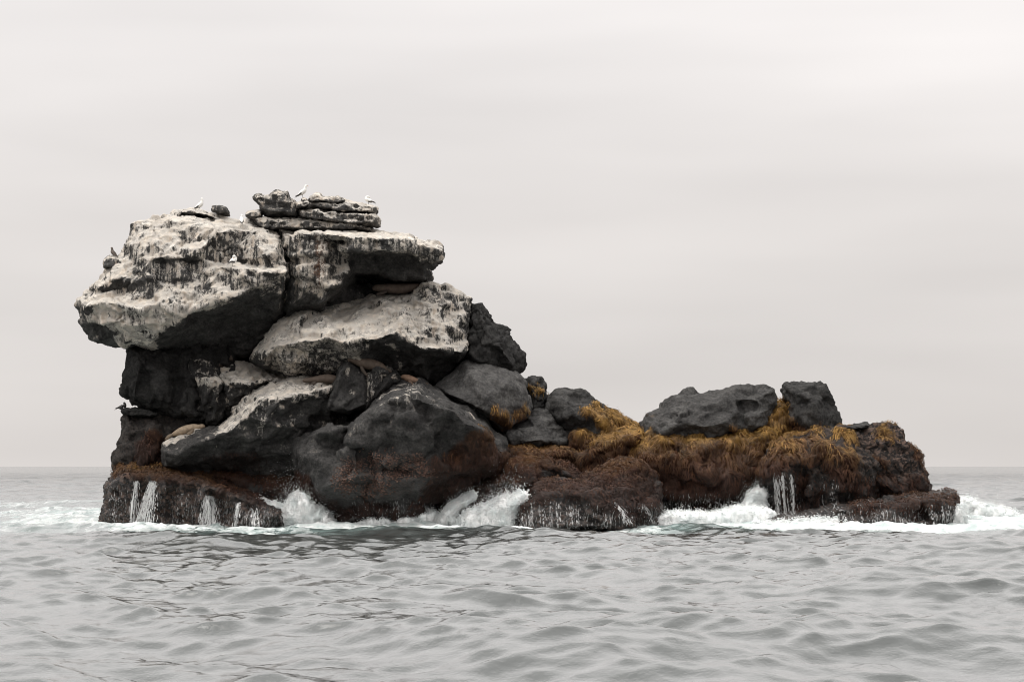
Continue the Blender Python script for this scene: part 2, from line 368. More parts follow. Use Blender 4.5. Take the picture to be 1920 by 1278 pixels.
# ---------------------------------------------------------------- rocks
ROCKS = []; BV = {}
def body_mesh(outline, lines, pts, T, shrink, jag=0, seed=0):
    vs = []; es = []; dep = []
    def add(p):
        vs.append(Vector((p[0] / 36, p[1] / 36))); dep.append(p[2]); return len(vs) - 1
    ol = [add(p) for p in outline]
    for ln in lines:
        ids = []
        for p in ln:
            m = [i for i in range(len(vs)) if abs(vs[i][0] * 36 - p[0]) < 0.6 and abs(vs[i][1] * 36 - p[1]) < 0.6]
            ids.append(m[0] if m else add(p))
        es += list(zip(ids[:-1], ids[1:]))
    for p in pts: add(p)
    r = delaunay_2d_cdt(vs, es, [ol], 1, 1e-5)
    if jag:                                                   # break the faces up into flat fracture planes
        rj = np.random.RandomState(seed); A0 = np.array([[q[0], q[1]] for q in r[0]])
        def dz(k): return dep[r[3][k][0]] if r[3][k] else None
        tr = [f for f in r[2] if all(r[3][k] for k in f)]
        wpx = max(p[0] for p in outline) - min(p[0] for p in outline); hpx = max(p[1] for p in outline) - min(p[1] for p in outline)
        sp = max(8, min(29, .12 * min(wpx, hpx) + 5)) / 36; segs = [(np.array(vs[a]), np.array(vs[b2])) for a, b2 in es] + [(np.array(vs[ol[i]]), np.array(vs[ol[i - 1]])) for i in range(len(ol))]
        got = []
        def clear(q):
            for a, b2 in segs:
                u = b2 - a; t_ = np.clip(((q - a) @ u) / (u @ u + 1e-9), 0, 1)
                if np.hypot(*(a + u * t_ - q)) < sp * .3: return False
            return all(np.hypot(*(g - q)) > sp * .75 for g in got)
        for f in tr:
            a, b2, c_ = (A0[k] for k in f); ar = abs(np.cross(b2 - a, c_ - a)) / 2
            for _ in range(int(ar / (sp * sp) * 4) + 2):
                w1, w2 = rj.rand(2)
                if w1 + w2 > 1: w1, w2 = 1 - w1, 1 - w2
                q = a + (b2 - a) * w1 + (c_ - a) * w2
                if clear(q):
                    got.append(q); z_ = dz(f[0]) * (1 - w1 - w2) + dz(f[1]) * w1 + dz(f[2]) * w2 + jag * sp * rj.uniform(-.30, .34)
                    vs.append(Vector(q)); dep.append(z_)
        r = delaunay_2d_cdt(vs, es, [ol], 1, 1e-5)
    ov, of, oo = r[0], r[2], r[3]
    A = np.array([[q[0], q[1]] for q in vs]); Dp = np.array(dep)
    co = []
    for k, v in enumerate(ov):
        if oo[k]: d = dep[oo[k][0]]
        else:
            w_ = 1 / (((A - np.array([v[0], v[1]])) ** 2).sum(1) + 1e-6) ** 1.5; d = float((w_ * Dp).sum() / w_.sum())
        co.append(P(v[0] * 36, v[1] * 36, d))
    cnt = {}
    for f in of:
        for i in range(len(f)):
            a, b2 = f[i], f[(i + 1) % len(f)]; cnt.setdefault(frozenset((a, b2)), []).append((a, b2))
    bd = [x[0] for x in cnt.values() if len(x) == 1]
    bv = sorted({i for e_ in bd for i in e_})
    c = sum((co[i] for i in bv), Vector()) / len(bv)
    dmax = max(co[i].y for i in bv)
    faces = [tuple(f) for f in of]; off = []
    for (kk, sh) in ((0.35, 1.0), (0.75, shrink), (1.0, shrink * 0.5)):
        m = {}
        for i in bv:
            q = c.lerp(co[i], sh); y = co[i].y + (dmax - co[i].y) * kk + T * kk
            s_ = y / co[i].y if sh == 1.0 and False else 1
            m[i] = len(co); co.append(Vector((q.x * s_, y, q.z)))
        off.append(m)
    prev = {i: i for i in bv}
    for m in off:
        for a, b2 in bd: faces.append((b2, a, prev and m[a])) if False else faces.append((prev[b2], prev[a], m[a], m[b2]))
        prev = m
    ci = len(co); co.append(Vector((c.x, dmax + T, c.z)))
    for a, b2 in bd: faces.append((prev[b2], prev[a], ci))
    return co, faces

def laplace(v, e, it, lam=0.5):
    n = len(v); deg = np.bincount(e.ravel(), minlength=n)[:, None]
    for _ in range(it):
        s_ = np.stack([np.bincount(e[:, 0], v[e[:, 1], k], n) + np.bincount(e[:, 1], v[e[:, 0], k], n) for k in range(3)], 1)
        v = v + lam * (s_ / np.maximum(deg, 1) - v)
    return v
def drip(v, src, nzv, binw, Lm, sd):
    """run-off: each column of rock face carries down what lands on the ledges above it"""
    n = len(v)
    xb = np.floor(v[:, 0] / binw + 0.35 * np.sin(v[:, 2] * 1.1)).astype(int); rs = np.random.RandomState(sd)
    out = np.zeros(n); order = np.lexsort((-v[:, 2], xb)); xs = xb[order]
    st = np.r_[0, np.nonzero(np.diff(xs))[0] + 1, n]
    g = None
    for a, b2 in zip(st[:-1], st[1:]):
        id_ = order[a:b2]; z = v[id_, 2]; L_ = Lm * math.exp(rs.normal() * 0.7); am = rs.uniform(0.25, 1.0)
        w_ = src[id_] * np.exp(-np.clip(z / L_, -60, 60)); m = np.maximum.accumulate(w_)
        out[id_] = am * m * np.exp(np.clip(z / L_, -60, 60))
    return np.clip(out, 0, 1)
WR = [(0.022, 0.010, 0.007), (0.055, 0.023, 0.013), (0.100, 0.048, 0.018), (0.28, 0.155, 0.038)]
def weedramp(t_):
    t_ = np.clip(t_, 0, 1) ** 1.35 * 3; i = np.minimum(t_.astype(int), 2); f = (t_ - i)[:, None]; C = np.array(WR)
    return C[i] * (1 - f) + C[i + 1] * f

def rock(name, label, outline, lines=(), pts=(), T=3.0, shrink=0.72, vox=0.075, tone=0.085, rough=1.0, facet=1.0, fc=1.3,
         strata=0.0, guano=0.0, gup=(0.15, 0.7), drips=1.2, masks=(), moss=(), zr=(1.6, 5.0), crust=(), crust0=0.0, rust=0.0,
         mdens=1.0, mlen=1.0, bulge=0.14, extra=(), cat='boulder', d0=None, sm=1, fine=1.0, group=None, bumpw=(1, 1, 1), material=None, chips=0, jag=2.3, relief=1.4, patch=0):
    sd_ = len(ROCKS) * 17 + 3
    allco = []; allf = []
    for (o_, l_, p_, t_) in [(outline, lines, pts, T)] + list(extra):
        if d0 is not None:
            o_ = [(q[0], q[1], (q[2] if len(q) > 2 else 0) + d0) for q in o_]
            l_ = [[(q[0], q[1], q[2] + d0) for q in ln] for ln in l_]; p_ = [(q[0], q[1], q[2] + d0) for q in p_]
        o_ = [(q[0], q[1], q[2] if len(q) > 2 else 0) for q in o_]
        dm_ = sum(q[2] for q in o_) / len(o_); rf = lambda q: (q[0], q[1], dm_ + (q[2] - dm_) * relief)
        l_ = [[rf(q) for q in ln] for ln in l_]; p_ = [rf(q) for q in p_]
        co, fa = body_mesh(o_, l_, p_, t_, shrink, jag, sd_)
        k = len(allco); allco += co; allf += [tuple(i + k for i in f) for f in fa]
    me = bpy.data.meshes.new(name); me.from_pydata(allco, [], allf)
    bmx = bmesh.new(); bmx.from_mesh(me)
    bmesh.ops.recalc_face_normals(bmx, faces=bmx.faces); bmx.to_mesh(me); bmx.free()
    o = bpy.data.objects.new(name, me); COL.objects.link(o)
    md = o.modifiers.new('r', 'REMESH'); md.mode = 'VOXEL'; md.voxel_size = vox * (1.24 if vox > .05 else 1)
    dg = bpy.context.evaluated_depsgraph_get(); nm = bpy.data.meshes.new_from_object(o.evaluated_get(dg))
    o.modifiers.clear(); o.data = nm; bpy.data.meshes.remove(me); nm.name = name; me = nm
    bx = bmesh.new(); bx.from_mesh(me); bmesh.ops.delete(bx, geom=[q for q in bx.verts if q.co.z < -.45], context='VERTS'); bx.to_mesh(me); bx.free()
    if len(me.vertices) > 6000:                               # fewer faces on the side away from the open water in front
        q_ = np.empty(len(me.vertices) * 3, np.float32); me.vertex_normals.foreach_get('vector', q_); q_ = q_.reshape(-1, 3)
        ib = np.nonzero((q_[:, 1] > .3) & (q_[:, 2] < .6))[0]
        vg = o.vertex_groups.new(name='far_side'); vg.add(ib.tolist(), 1.0, 'REPLACE')
        md = o.modifiers.new('d', 'DECIMATE'); md.ratio = 1 - .78 * len(ib) / len(me.vertices); md.vertex_group = 'far_side'; md.vertex_group_factor = 10
        nm = bpy.data.meshes.new_from_object(o.evaluated_get(bpy.context.evaluated_depsgraph_get()))
        o.modifiers.clear(); o.vertex_groups.clear(); o.data = nm; bpy.data.meshes.remove(me); nm.name = name; me = nm
    n = len(me.vertices); v = np.empty(n * 3, np.float32); me.vertices.foreach_get('co', v); v = v.reshape(-1, 3).astype(float)
    e_ = np.empty(len(me.edges) * 2, np.int32); me.edges.foreach_get('vertices', e_); e_ = e_.reshape(-1, 2)
    v = laplace(v, e_, sm)
    me.vertices.foreach_set('co', v.astype(np.float32).ravel()); me.update()
    nr = np.empty(n * 3, np.float32); me.vertex_normals.foreach_get('vector', nr); nr = nr.reshape(-1, 3).astype(float)
    nrs = laplace(nr, e_, 6, 0.6); nrs /= np.linalg.norm(nrs, axis=1)[:, None] + 1e-9
    if chips:                                                 # flat fracture faces knocked off the block
        rc = np.random.RandomState(sd_ + 1); ext = v.max(0) - v.min(0); size = float(np.sort(ext)[1])
        fi = np.nonzero(nrs[:, 1] < .5)[0]
        for k in range(int(30 + 40 * min(size, 5))):
            for _t in range(4):
                i_ = fi[rc.randint(len(fi))]; R_ = rc.uniform(.12, .40) * size * (1 if k % 3 else .5)
                r_ = v - v[i_]; ds = (r_ * r_).sum(1); m_ = np.nonzero(ds < R_ * R_)[0]
                dn = nrs[m_].mean(0) + rc.normal(size=3) * .10; dn /= np.linalg.norm(dn) + 1e-9
                m_ = m_[nrs[m_] @ dn > .1]
                if len(m_) < 8: continue
                ds = np.sqrt(ds[m_]); dl = rc.uniform(.01, .05) * chips * min(1.3, R_ + .2)
                ov = r_[m_] @ dn + dl; md_ = np.maximum(ov, 0).max()
                if md_ > .14 * min(1, size / 3) * chips + .02: continue
                w_ = 1 - sst(ds / R_, .88, 1.)
                v[m_] = v[m_] - dn[None] * (np.maximum(ov, 0) * w_)[:, None]; break
        me.vertices.foreach_set('co', v.astype(np.float32).ravel()); me.update()
        me.vertex_normals.foreach_get('vector', nr32 := np.empty(n * 3, np.float32)); nr = nr32.reshape(-1, 3).astype(float)
        nrs = laplace(nr, e_, 4, 0.6); nrs /= np.linalg.norm(nrs, axis=1)[:, None] + 1e-9
    p = v + sd_ * 3.7
    pw = p * np.array(bumpw)
    h = 0.045 * rough * fbm(pw * 0.6, 5, sd_, 0.55)
    h += -0.10 * rough * np.maximum(0, fbm(pw * 0.9 + 5, 4, sd_ + 9, 0.55, True) - 0.25)
    if facet:
        h1, ed = facets(p + 0.25 * np.stack([noise(p * 1.5, 1), noise(p * 1.5, 2), noise(p * 1.5, 3)], 1), fc, sd_, 0.025)
        ckm = sst(noise(p * 0.7, sd_ + 80), -.1, .5)
        h += 0.21 * fc * facet * h1 - 0.16 * facet * ckm * np.exp(-ed / 0.05)
        h2, ed2 = facets(p + 0.08 * noise(p * 3, 4)[:, None], fc * 0.36, sd_ + 5, 0.03)
        h += 0.17 * fc * .36 * facet * h2 - 0.05 * facet * np.exp(-ed2 / 0.07) * sst(noise(p * 1.3, sd_ + 81), -.2, .6)
    if facet:
        h3_, e3 = facets(p, fc * 0.15, sd_ + 6, 0.1); h += 0.18 * fc * .15 * facet * h3_
    if rough:                                                 # joints and cracks
        c1 = noise(p @ ROT.T * .55 + .25 * fbm(p * 1.5, 3, sd_ + 2)[:, None], sd_ + 95); c2_ = noise(p @ ROT * .9 + .3 * fbm(p * 2, 3, sd_ + 3)[:, None], sd_ + 96)
        h -= .13 * min(rough, 1.2) * np.exp(-(c1 / .035) ** 2) * sst(noise(p * .6, sd_ + 97), -.25, .2) + .07 * min(rough, 1.2) * np.exp(-(c2_ / .05) ** 2) * sst(noise(p * .9, sd_ + 98), -.1, .3)
    if strata:
        zz = p[:, 2] * 2.1 + p[:, 0] * 0.15 + 0.6 * noise(p * 0.45, sd_)
        s1 = noise(np.stack([zz * 1.6, p[:, 0] * 0.12, p[:, 1] * 0.12], 1), 77)
        h += 0.13 * strata * np.clip(s1 * 2.0, -1, 1) * sst(1 - np.abs(nrs[:, 2]), 0.2, 0.6)
    h += 0.045 * fine * fbm(p * np.array([2.8, 2.8, 4.2]), 4, sd_ + 30, 0.7, True)
    h3 = noise((p @ ROT.T) * np.array([1.0, 1.0, 5.5]), 88); h += 0.04 * fine * h3 * sst(noise(p * .5, sd_ + 99), -.4, .4)
    pp = PR(v + nrs * 0.0)
    wz = np.stack([noise(p * .8, 50), noise(p * .8, 51)], 1) * 14 + np.stack([noise(p * 2.6, 52), noise(p * 2.6, 53)], 1) * 9
    mo = np.zeros(n); 
    for (poly, s_) in moss: mo = np.maximum(mo, s_ * inpoly(pp + wz, poly))
    if patch: mo *= sst(noise(p * 1.4, 91) + .6 * noise(p * 3.4, 92) + .3 * noise(p * 8, 93) + .5 * nrs[:, 2], -patch - .1, -patch + .25 )
    ck = np.full(n, float(crust0))
    for (poly, s_) in crust: ck = np.maximum(ck, s_ * inpoly(pp + wz, poly))
    msk = {'g': np.zeros(n), 'c': np.zeros(n), 'w': np.zeros(n), 'r': np.zeros(n)}
    for (kd, poly, s_) in masks: msk[kd] = np.maximum(msk[kd], s_ * inpoly(pp + wz * 0.8, poly))
    def soft(a): return laplace(a[:, None].repeat(3, 1), e_, 4)[:, 0] if a.any() else a
    mo = soft(mo); ck = soft(ck); g_, c2, w2, r2 = (soft(msk[k]) for k in 'gcwr')
    if mo.any():
        bl = np.abs(noise(p * 1.5, 61)) + 0.5 * np.abs(noise(p * 3.3, 62)) + 0.25 * np.abs(noise(p * 7, 63))
        h = h * (1 - 0.3 * mo) + bulge * mo * (0.15 + 1.2 * bl)
    if ck.any():
        f1, ed = facets(p, 0.22, 33, 0.2); h += ck * (0.10 * np.clip(ed, 0, 0.6) + 0.09 * f1)
    v2 = v + nrs * h[:, None]
    me.vertices.foreach_set('co', v2.astype(np.float32).ravel()); me.update()
    nr = np.empty(n * 3, np.float32); me.vertex_normals.foreach_get('vector', nr); nr = nr.reshape(-1, 3).astype(float)
    ns = laplace(nr, e_, 3, 0.6)
    top = sst(0.55 * ns[:, 2] + 0.45 * nrs[:, 2] + 0.16 * fbm(p * 0.8, 4, 90), gup[0], gup[1])
    dr = drip(v2, top * (ns[:, 2] > 0.1), ns[:, 2], 0.11, drips, sd_) * 0.6 + drip(v2, top * (ns[:, 2] > 0.1), ns[:, 2], 0.27, drips * 1.3, sd_ + 1) * 0.5 if guano > 0 else np.zeros(n)
    gu_ = guano * np.maximum(top, 0.85 * dr * sst(ns[:, 2], -0.45, 0.0))
    gu_ = np.clip(np.maximum(gu_, g_) * (1 - c2), 0, 1)
    wt = np.clip(sst(v2[:, 2] + 0.5 * noise(p, 70), 3.4, 1.6) + w2, 0, 1)
    t_ = np.clip((v2[:, 2] - zr[0]) / (zr[1] - zr[0]), 0, 1) * 0.85 + 0.16 * noise(p * 1.3, 71) + 0.12 * noise(p * 4, 72) + 0.12 * ns[:, 2]
    wc = weedramp(t_) * 0.75
    fattr(me, 'guano', gu_); fattr(me, 'moss', np.clip(mo * 0.95, 0, 1)); fattr(me, 'crust', np.clip(ck, 0, 1)); fattr(me, 'wet', wt * (1 - 0.4 * mo))
    fattr(me, 'rust', np.clip(rust + r2, 0, 1)); fattr(me, 'tone', np.full(n, tone)); cattr(me, 'weedcol', wc)
    me.materials.clear(); me.materials.append(material or MR); me.polygons.foreach_set('use_smooth', np.ones(len(me.polygons), bool))
    me.polygons.foreach_set('material_index', np.zeros(len(me.polygons), np.int32))
    tag(o, label, cat, group)
    pl = [tuple(q.vertices) for q in me.polygons]
    bv = BVHTree.FromPolygons([tuple(x) for x in v2], pl)
    ROCKS.append(o); BV[o.name] = bv
    if mo.any() and mdens > 0:
        weed(o, v2, nr, ns, mo, bv, zr, mdens, mlen, sd_)
    return o

def weed(o, v, nr, ns, mo, bv, zr, dens, mlen, sd_):
    rs = np.random.RandomState(sd_)
    w_ = mo * sst(-ns[:, 1] + 0.9 * ns[:, 2], -0.5, 0.1); w_ *= (v[:, 2] > 0.0)
    cnt = int(w_.sum() * 0.95 * dens)
    if cnt < 5: return
    idx = rs.choice(len(v), cnt, p=w_ / w_.sum())
    V = []; Fc = []; Cc = []
    p0 = v[idx] + rs.normal(size=(cnt, 3)) * 0.03
    cl = np.stack([noise(p0 * 2.2, 201), noise(p0 * 2.2, 202), noise(p0 * 2.2, 203)], 1)
    lift = np.abs(noise(p0 * 1.7, 204)) * 0.10
    ln = (0.22 + 0.35 * rs.rand(cnt)) * mlen * .8 * (0.75 + 0.6 * np.abs(noise(p0 * 0.9, 206)))
    tc_ = np.clip((p0[:, 2] - zr[0]) / (zr[1] - zr[0]), 0, 1) * 0.85 + 0.16 * noise(p0 + sd_ * 3.7 , 71) + 0.12 * ns[idx, 2] + rs.normal(size=cnt) * 0.05
    br = 0.55 + 0.7 * rs.rand(cnt) ** 1.5 + 0.45 * noise(p0 * 3.1, 207) + .25 * noise(p0 * 1.1, 208)
    S = 3
    for j in range(cnt):
        q = Vector(p0[j]); step = ln[j] / S; row = []
        n0 = Vector(nr[idx[j]])
        dirp = None
        for k in range(S + 1):
            hit = bv.find_nearest(q)
            if hit[0] is None: break
            n_ = hit[1]; out = 0.025 + (lift[j] + 0.03) * math.sin(math.pi * min(1, (k + 0.6) / S)) + (0.02 if k else 0)
            c = hit[0] + n_ * out
            gd_ = Vector((0, 0, -1)) + Vector(cl[j]) * 0.8
            tg = gd_ - n_ * gd_.dot(n_)
            if n_.z < -0.35: tg = gd_
            if tg.length < 0.2: tg = tg + Vector((cl[j][0], -0.6, 0))
            tg.normalize(); row.append((c, tg, n_)); q = c + tg * step
        if len(row) < 3: continue
        wd = 0.010 + 0.013 * rs.rand(); b0 = len(V); m = len(row)
        for k, (c, tg, n_) in enumerate(row):
            sd2 = tg.cross(n_)
            if sd2.length < 0.05: sd2 = Vector((1, 0, 0))
            sd2.normalize(); w2 = wd * (1 - 0.75 * k / (m - 1))
            V.append(c + sd2 * w2); V.append(c - sd2 * w2)
            s_ = (tc_[j] + 0.10 * (1 - k / m), br[j]); Cc.append(s_); Cc.append(s_)
        for k in range(m - 1):
            a = b0 + 2 * k; Fc.append((a, a + 1, a + 3, a + 2))
    if not V: return
    w = mesh_np('seaweed', [tuple(q) for q in V], Fc, MW, o)
    C = np.array(Cc); cattr(w.data, 'weedcol', weedramp(C[:, 0]) * C[:, 1:2])
    tag(w, kind='stuff')

# ---- added core behind the boulders: blocks the sky so gaps stay dark
rock('infill', 'dark bedrock core added behind the piled boulders to block sky in the gaps, on the left of the islet',
     [(262, 668, 3), (400, 650, 4), (520, 640, 4), (560, 600, 5), (640, 520, 6), (770, 520, 6), (790, 560, 5), (860, 600, 5), (930, 660, 4), (960, 740, 4), (1000, 800, 4), (1090, 850, 4), (1180, 850, 4), (1420, 840, 4), (1470, 790, 4), (1500, 830, 4), (1600, 850, 3), (1640, 1010, 2), (900, 1020, 2), (560, 1010, 2), (260, 1000, 3), (235, 850, 4), (262, 760, 4)],
     T=5, vox=0.16, tone=0.018, cat='rock', fine=0.5)
# ---- overhanging crown, left
rock('rock_block', 'huge guano-streaked block overhanging the left end of the islet',
     [(139, 572, .6), (146, 560, .4), (164, 541, .3), (180, 524, .3), (197, 507, .5), (223, 472, .8), (230, 453, .8), (242, 435, .8), (245, 420, .8), (251, 413, .6), (276, 412, .6), (284, 405, .8), (317, 402, 1.2), (325, 394, 1.6), (358, 391, 1.6), (383, 395, 1.4), (407, 401, 1.2), (443, 411, 1.0), (473, 418, 1), (503, 426, .8), (525, 440, .4), (528, 461, .3), (534, 484, 0), (540, 510, -.2), (540, 549, .3), (531, 590, 1.4), (503, 620, 1.8), (473, 655, 2), (462, 668, 2.2), (366, 667, 1.6), (347, 662, 1.4), (312, 657, .8), (284, 656, .4), (235, 650, .3), (219, 643, .3), (188, 643, .5), (169, 634, .6), (158, 623, .6), (149, 604, .5), (149, 585, .5)],
     lines=[[(235, 645, -.6), (280, 640, -1.0), (312, 620, -1.5), (345, 590, -1.9), (394, 571, -2.1), (443, 557, -2.1), (476, 538, -1.9), (498, 513, -1.8)],
            [(498, 513, -1.8), (539, 509, -1.4)], [(500, 513, -1.75), (528, 548, -.9), (520, 580, -.2)], [(443, 560, -1.6), (480, 575, .1), (525, 578, .3)],
            [(405, 500, -1.5), (430, 500, -1.8), (470, 503, -1.8), (498, 511, -1.85)], [(408, 494, -.6), (430, 495, -.3), (465, 496, -.3), (500, 498, -.9)],
            [(402, 440, -.9), (408, 460, -.7), (408, 490, -.7)], [(402, 438, -1.1), (435, 432, -.5), (470, 440, -.3), (520, 460, -.6)],
            [(500, 478, -1.2), (520, 470, -.8)], [(470, 485, -.7), (500, 478, -1.2)],
            [(280, 488, -1.2), (310, 486, -1.3), (350, 489, -1.3), (380, 488, -1.2)], [(282, 485, -1.3), (310, 482, -1.55), (350, 485, -1.55), (380, 484, -1.35)],
            [(345, 468, -1.4), (375, 466, -1.6), (400, 445, -1.4)], [(345, 463, -.8), (360, 455, -.7), (370, 440, -.7), (380, 428, -.6)],
            [(320, 412, -.2), (360, 414, -.3), (405, 420, -.4), (450, 428, -.4), (500, 440, -.3)], [(180, 540, -.5), (220, 522, -.8), (250, 530, -1.1)],
            [(180, 548, -.1), (215, 545, -.3), (245, 545, -.8)], [(160, 575, -.7), (200, 565, -1.3), (250, 580, -1.7), (300, 575, -1.9)],
            [(165, 600, -.4), (190, 608, -.9), (215, 605, -1.2), (250, 612, -1.5), (300, 605, -1.7)], [(190, 612, -.2), (188, 640, .2)],
            [(366, 600, -.3), (420, 600, .4), (480, 610, 1)], [(350, 635, .2), (420, 640, 1), (460, 640, 1.6)],
            [(322, 401.5, .9), (335, 399.5, .9), (360, 399, .9), (385, 403, .8), (404, 409.5, .7), (406, 414, .7), (395, 415.5, .6), (365, 409, .6), (340, 406.5, .6), (322, 401.5, .9)],
            [(338, 401.5, 3.5), (360, 400.5, 3.5), (383, 404.5, 3.5), (402, 411, 3.5), (395, 414, 3.5), (366, 407.5, 3.5), (338, 403, 3.5)]],
     pts=[(250, 460, -.5), (270, 520, -1.2), (300, 540, -1.5), (350, 530, -1.5), (400, 530, -1.7), (450, 520, -1.9), (300, 450, -.8), (250, 500, -.7)],
     T=5.5, relief=1.5, jag=1.3, tone=0.045, rough=1.3, facet=.7, strata=.15, guano=.92, gup=(.05, .7), drips=2.2, fine=1.5, vox=0.062,
     masks=[('g', [(165, 590), (170, 605), (215, 615), (225, 640), (290, 650), (320, 615), (350, 590), (400, 570), (390, 545), (330, 540), (260, 570), (200, 555), (165, 548)], .72),
            ('g', [(245, 415), (300, 408), (340, 430), (330, 480), (275, 475), (240, 520), (180, 540), (200, 505)], .5),
            ('g', [(340, 415), (520, 430), (530, 500), (470, 500), (440, 440), (400, 440), (380, 490), (330, 470)], .45),
            ('g', [(420, 505), (540, 510), (530, 545), (470, 545), (400, 570), (395, 505)], .38), ('c', [(398, 575), (445, 560), (480, 575), (528, 580), (540, 600), (460, 670), (330, 662), (325, 625), (350, 597)], 1)],
     cat='rock block')
rock('rock_block', 'guano-washed flat-topped block with a jutting slab at the upper right of the crown',
     [(512, 424, 1.6), (560, 428, 1.6), (640, 431, 1.6), (698, 433, 1.6), (768, 437, 1.3), (776, 441, 1.2), (779, 448, 1.2), (783, 449, 1.2), (820, 455, 1.2), (825, 460, 1), (828, 485, .8), (809, 497, 1), (804, 503, 1.2), (806, 508, 1.2), (805, 526, 1.6), (784, 560, 2.4), (700, 575, 2.4), (655, 580, 2.4), (600, 590, 1.6), (531, 610, 1.6), (533, 590, 1), (532, 560, .6), (532, 508, .5), (522, 465, .8), (515, 440, 1.1)],
     lines=[[(560, 436, -.6), (600, 438, -.9), (650, 443, -1.8), (698, 446, -2), (768, 449, -2)], [(650, 443, -1.8), (652, 468, -1.75), (700, 470, -1.85), (767, 472, -1.85), (772, 450, -1.5)],
            [(653, 471, -.2), (700, 474, .1), (768, 475, .1)], [(780, 455, -.2), (783, 480, -.2), (772, 484, .2)], [(790, 458, -.5), (826, 470, -.4), (822, 484, -.3), (790, 496, 0)],
            [(654, 508, -.7), (640, 532, -.7), (606, 567, -.5)], [(660, 511, .3), (645, 540, 1.4), (612, 572, 1.2)],
            [(660, 512, .4), (680, 510, .6), (720, 514, .7), (755, 523, .8), (795, 522, .8)], [(668, 520, 3.5), (700, 520, 3.8), (750, 532, 3.5), (785, 536, 3)],
            [(606, 452, -.8), (612, 449, -.4), (645, 450, -.3)], [(622, 470, -.2), (625, 515, -.4), (640, 525, -.6)], [(610, 470, -.9), (616, 535, -.9)]],
     pts=[(560, 480, -.4), (580, 530, -.6), (560, 560, -.4), (548, 500, .1), (545, 570, .5), (700, 490, .1), (740, 500, .5)],
     T=5, tone=0.052, rough=.9, facet=.8, strata=.7, guano=.9, gup=(.1, .6), drips=1.3, vox=0.06,
     masks=[('g', [(525, 425), (770, 438), (828, 458), (826, 484), (790, 494), (770, 470), (655, 470), (640, 530), (600, 560), (550, 520), (530, 460)], .47),
            ('r', [(598, 448), (620, 448), (616, 545), (598, 545)], .8), ('c', [(655, 474), (770, 476), (800, 520), (660, 580), (600, 585), (655, 515)], .85)], cat='rock block')
def slab(nm, lab, outl, d=0.4, T=2.4, g=.85, tn=0.068, **k):
    n_ = len(outl); cx = sum(q[0] for q in outl) / n_; cy = sum(q[1] for q in outl) / n_
    o2 = [(x, y, 0.0 + (0.9 if y < cy else .25)) for x, y in outl]
    ins = [(cx + (x - cx) * .9, cy + (y - cy) * .62, (0.0 if y < cy else -.05) - .25) for x, y in outl]
    k.setdefault('vox', .045); k.setdefault('gup', (.0, .55)); k.setdefault('drips', .8)
    return rock(nm, lab, o2, lines=[ins + ins[:1]], T=T, d0=d, tone=tn, guano=g, rough=.7, facet=.7, fc=.7, cat=k.pop('cat', 'rock slab'), **k)
slab('rock_slab', 'thin pale slab directly under the two stacked slabs on top of the crown',
     [(475, 417), (470, 405), (488, 406), (536, 405), (557, 405), (616, 414), (655, 420), (682, 423), (693, 426), (695, 433), (622, 434), (568, 433), (514, 430), (487, 427)], d=.6, g=.95)
slab('rock_slab', 'thick lower slab of the stack on top of the crown, right end rounded',
     [(557, 391), (572, 389), (595, 388), (629, 396), (663, 397), (682, 400), (706, 401), (710, 409), (709, 421), (701, 422), (689, 420), (682, 422.6), (655, 422), (622, 418), (616, 416), (557.5, 405)], d=.3, g=.8,
     masks=[('g', [(560, 395), (700, 403), (700, 420), (560, 403)], .35)])
slab('rock_slab', 'wavy middle slab of the crown stack with a white bird at its right end',
     [(570, 388), (579, 381), (595, 376), (613, 379), (640, 384), (647, 377), (652, 374), (677, 381), (706, 388), (708, 393), (704, 400), (682, 400), (663, 397), (629, 395.5), (620, 392), (602, 389), (589, 387)], d=.5, g=.9, masks=[('g', [(640, 374), (706, 388), (704, 398), (630, 394)], .45)])
slab('rock_slab', 'small topmost slab of the crown stack',
     [(577, 376), (581, 367), (590, 362), (599.5, 363.5), (606, 369), (626.5, 369), (645.5, 372), (648, 376), (643, 382), (633, 384), (621, 382), (612, 378.6), (598, 375.5), (582, 379.5)], d=.4, T=1.8, g=.7)
slab('stone', 'squat stone between the knobbly boulder and the slab stack on the crown',
     [(556, 380), (566, 376), (578, 376), (581, 381), (570, 391), (557, 391)], d=.2, T=1.2, cat='stone')
slab('stone', 'tiny pale stone at the feet of the bird facing right',
     [(565.5, 376.5), (567, 372.5), (571, 371), (575, 374), (575, 378), (566, 378)], d=.4, T=.4, vox=.03, cat='stone')
slab('boulder', 'knobbly forked boulder standing on the left of the crown stack',
     [(475.6, 372), (477.6, 366), (488, 362.5), (491, 366), (504.7, 364), (509, 358), (514, 355.5), (538.5, 356.5), (541, 368), (549, 374), (555, 381), (557, 405), (553, 408), (538.5, 408), (506, 406), (488, 398), (486, 384)], d=.5, T=1.8, g=.55, gup=(.2, .9), tn=0.053, cat='boulder')
slab('stone', 'low rounded pale stone lying left of the knobbly boulder', [(461, 402), (468, 395.5), (484, 394), (489, 399), (488, 408), (464, 408)], d=.6, T=1.2, g=.9, cat='stone')
slab('stone', 'small grey stone alone on the crown between two white birds', [(398, 388), (400, 385), (410.6, 384.5), (424, 388), (429, 402), (408, 401), (399, 396)], d=1.2, T=1.0, g=.35, tn=0.053, cat='stone')
slab('stone', 'pale stone ledge under the brown bird on the left edge', [(193, 492), (197, 483), (205, 478), (215, 479), (224, 488), (228, 496), (222, 503), (208, 506), (194, 503)], d=.2, T=1.4, g=.6, cat='stone')

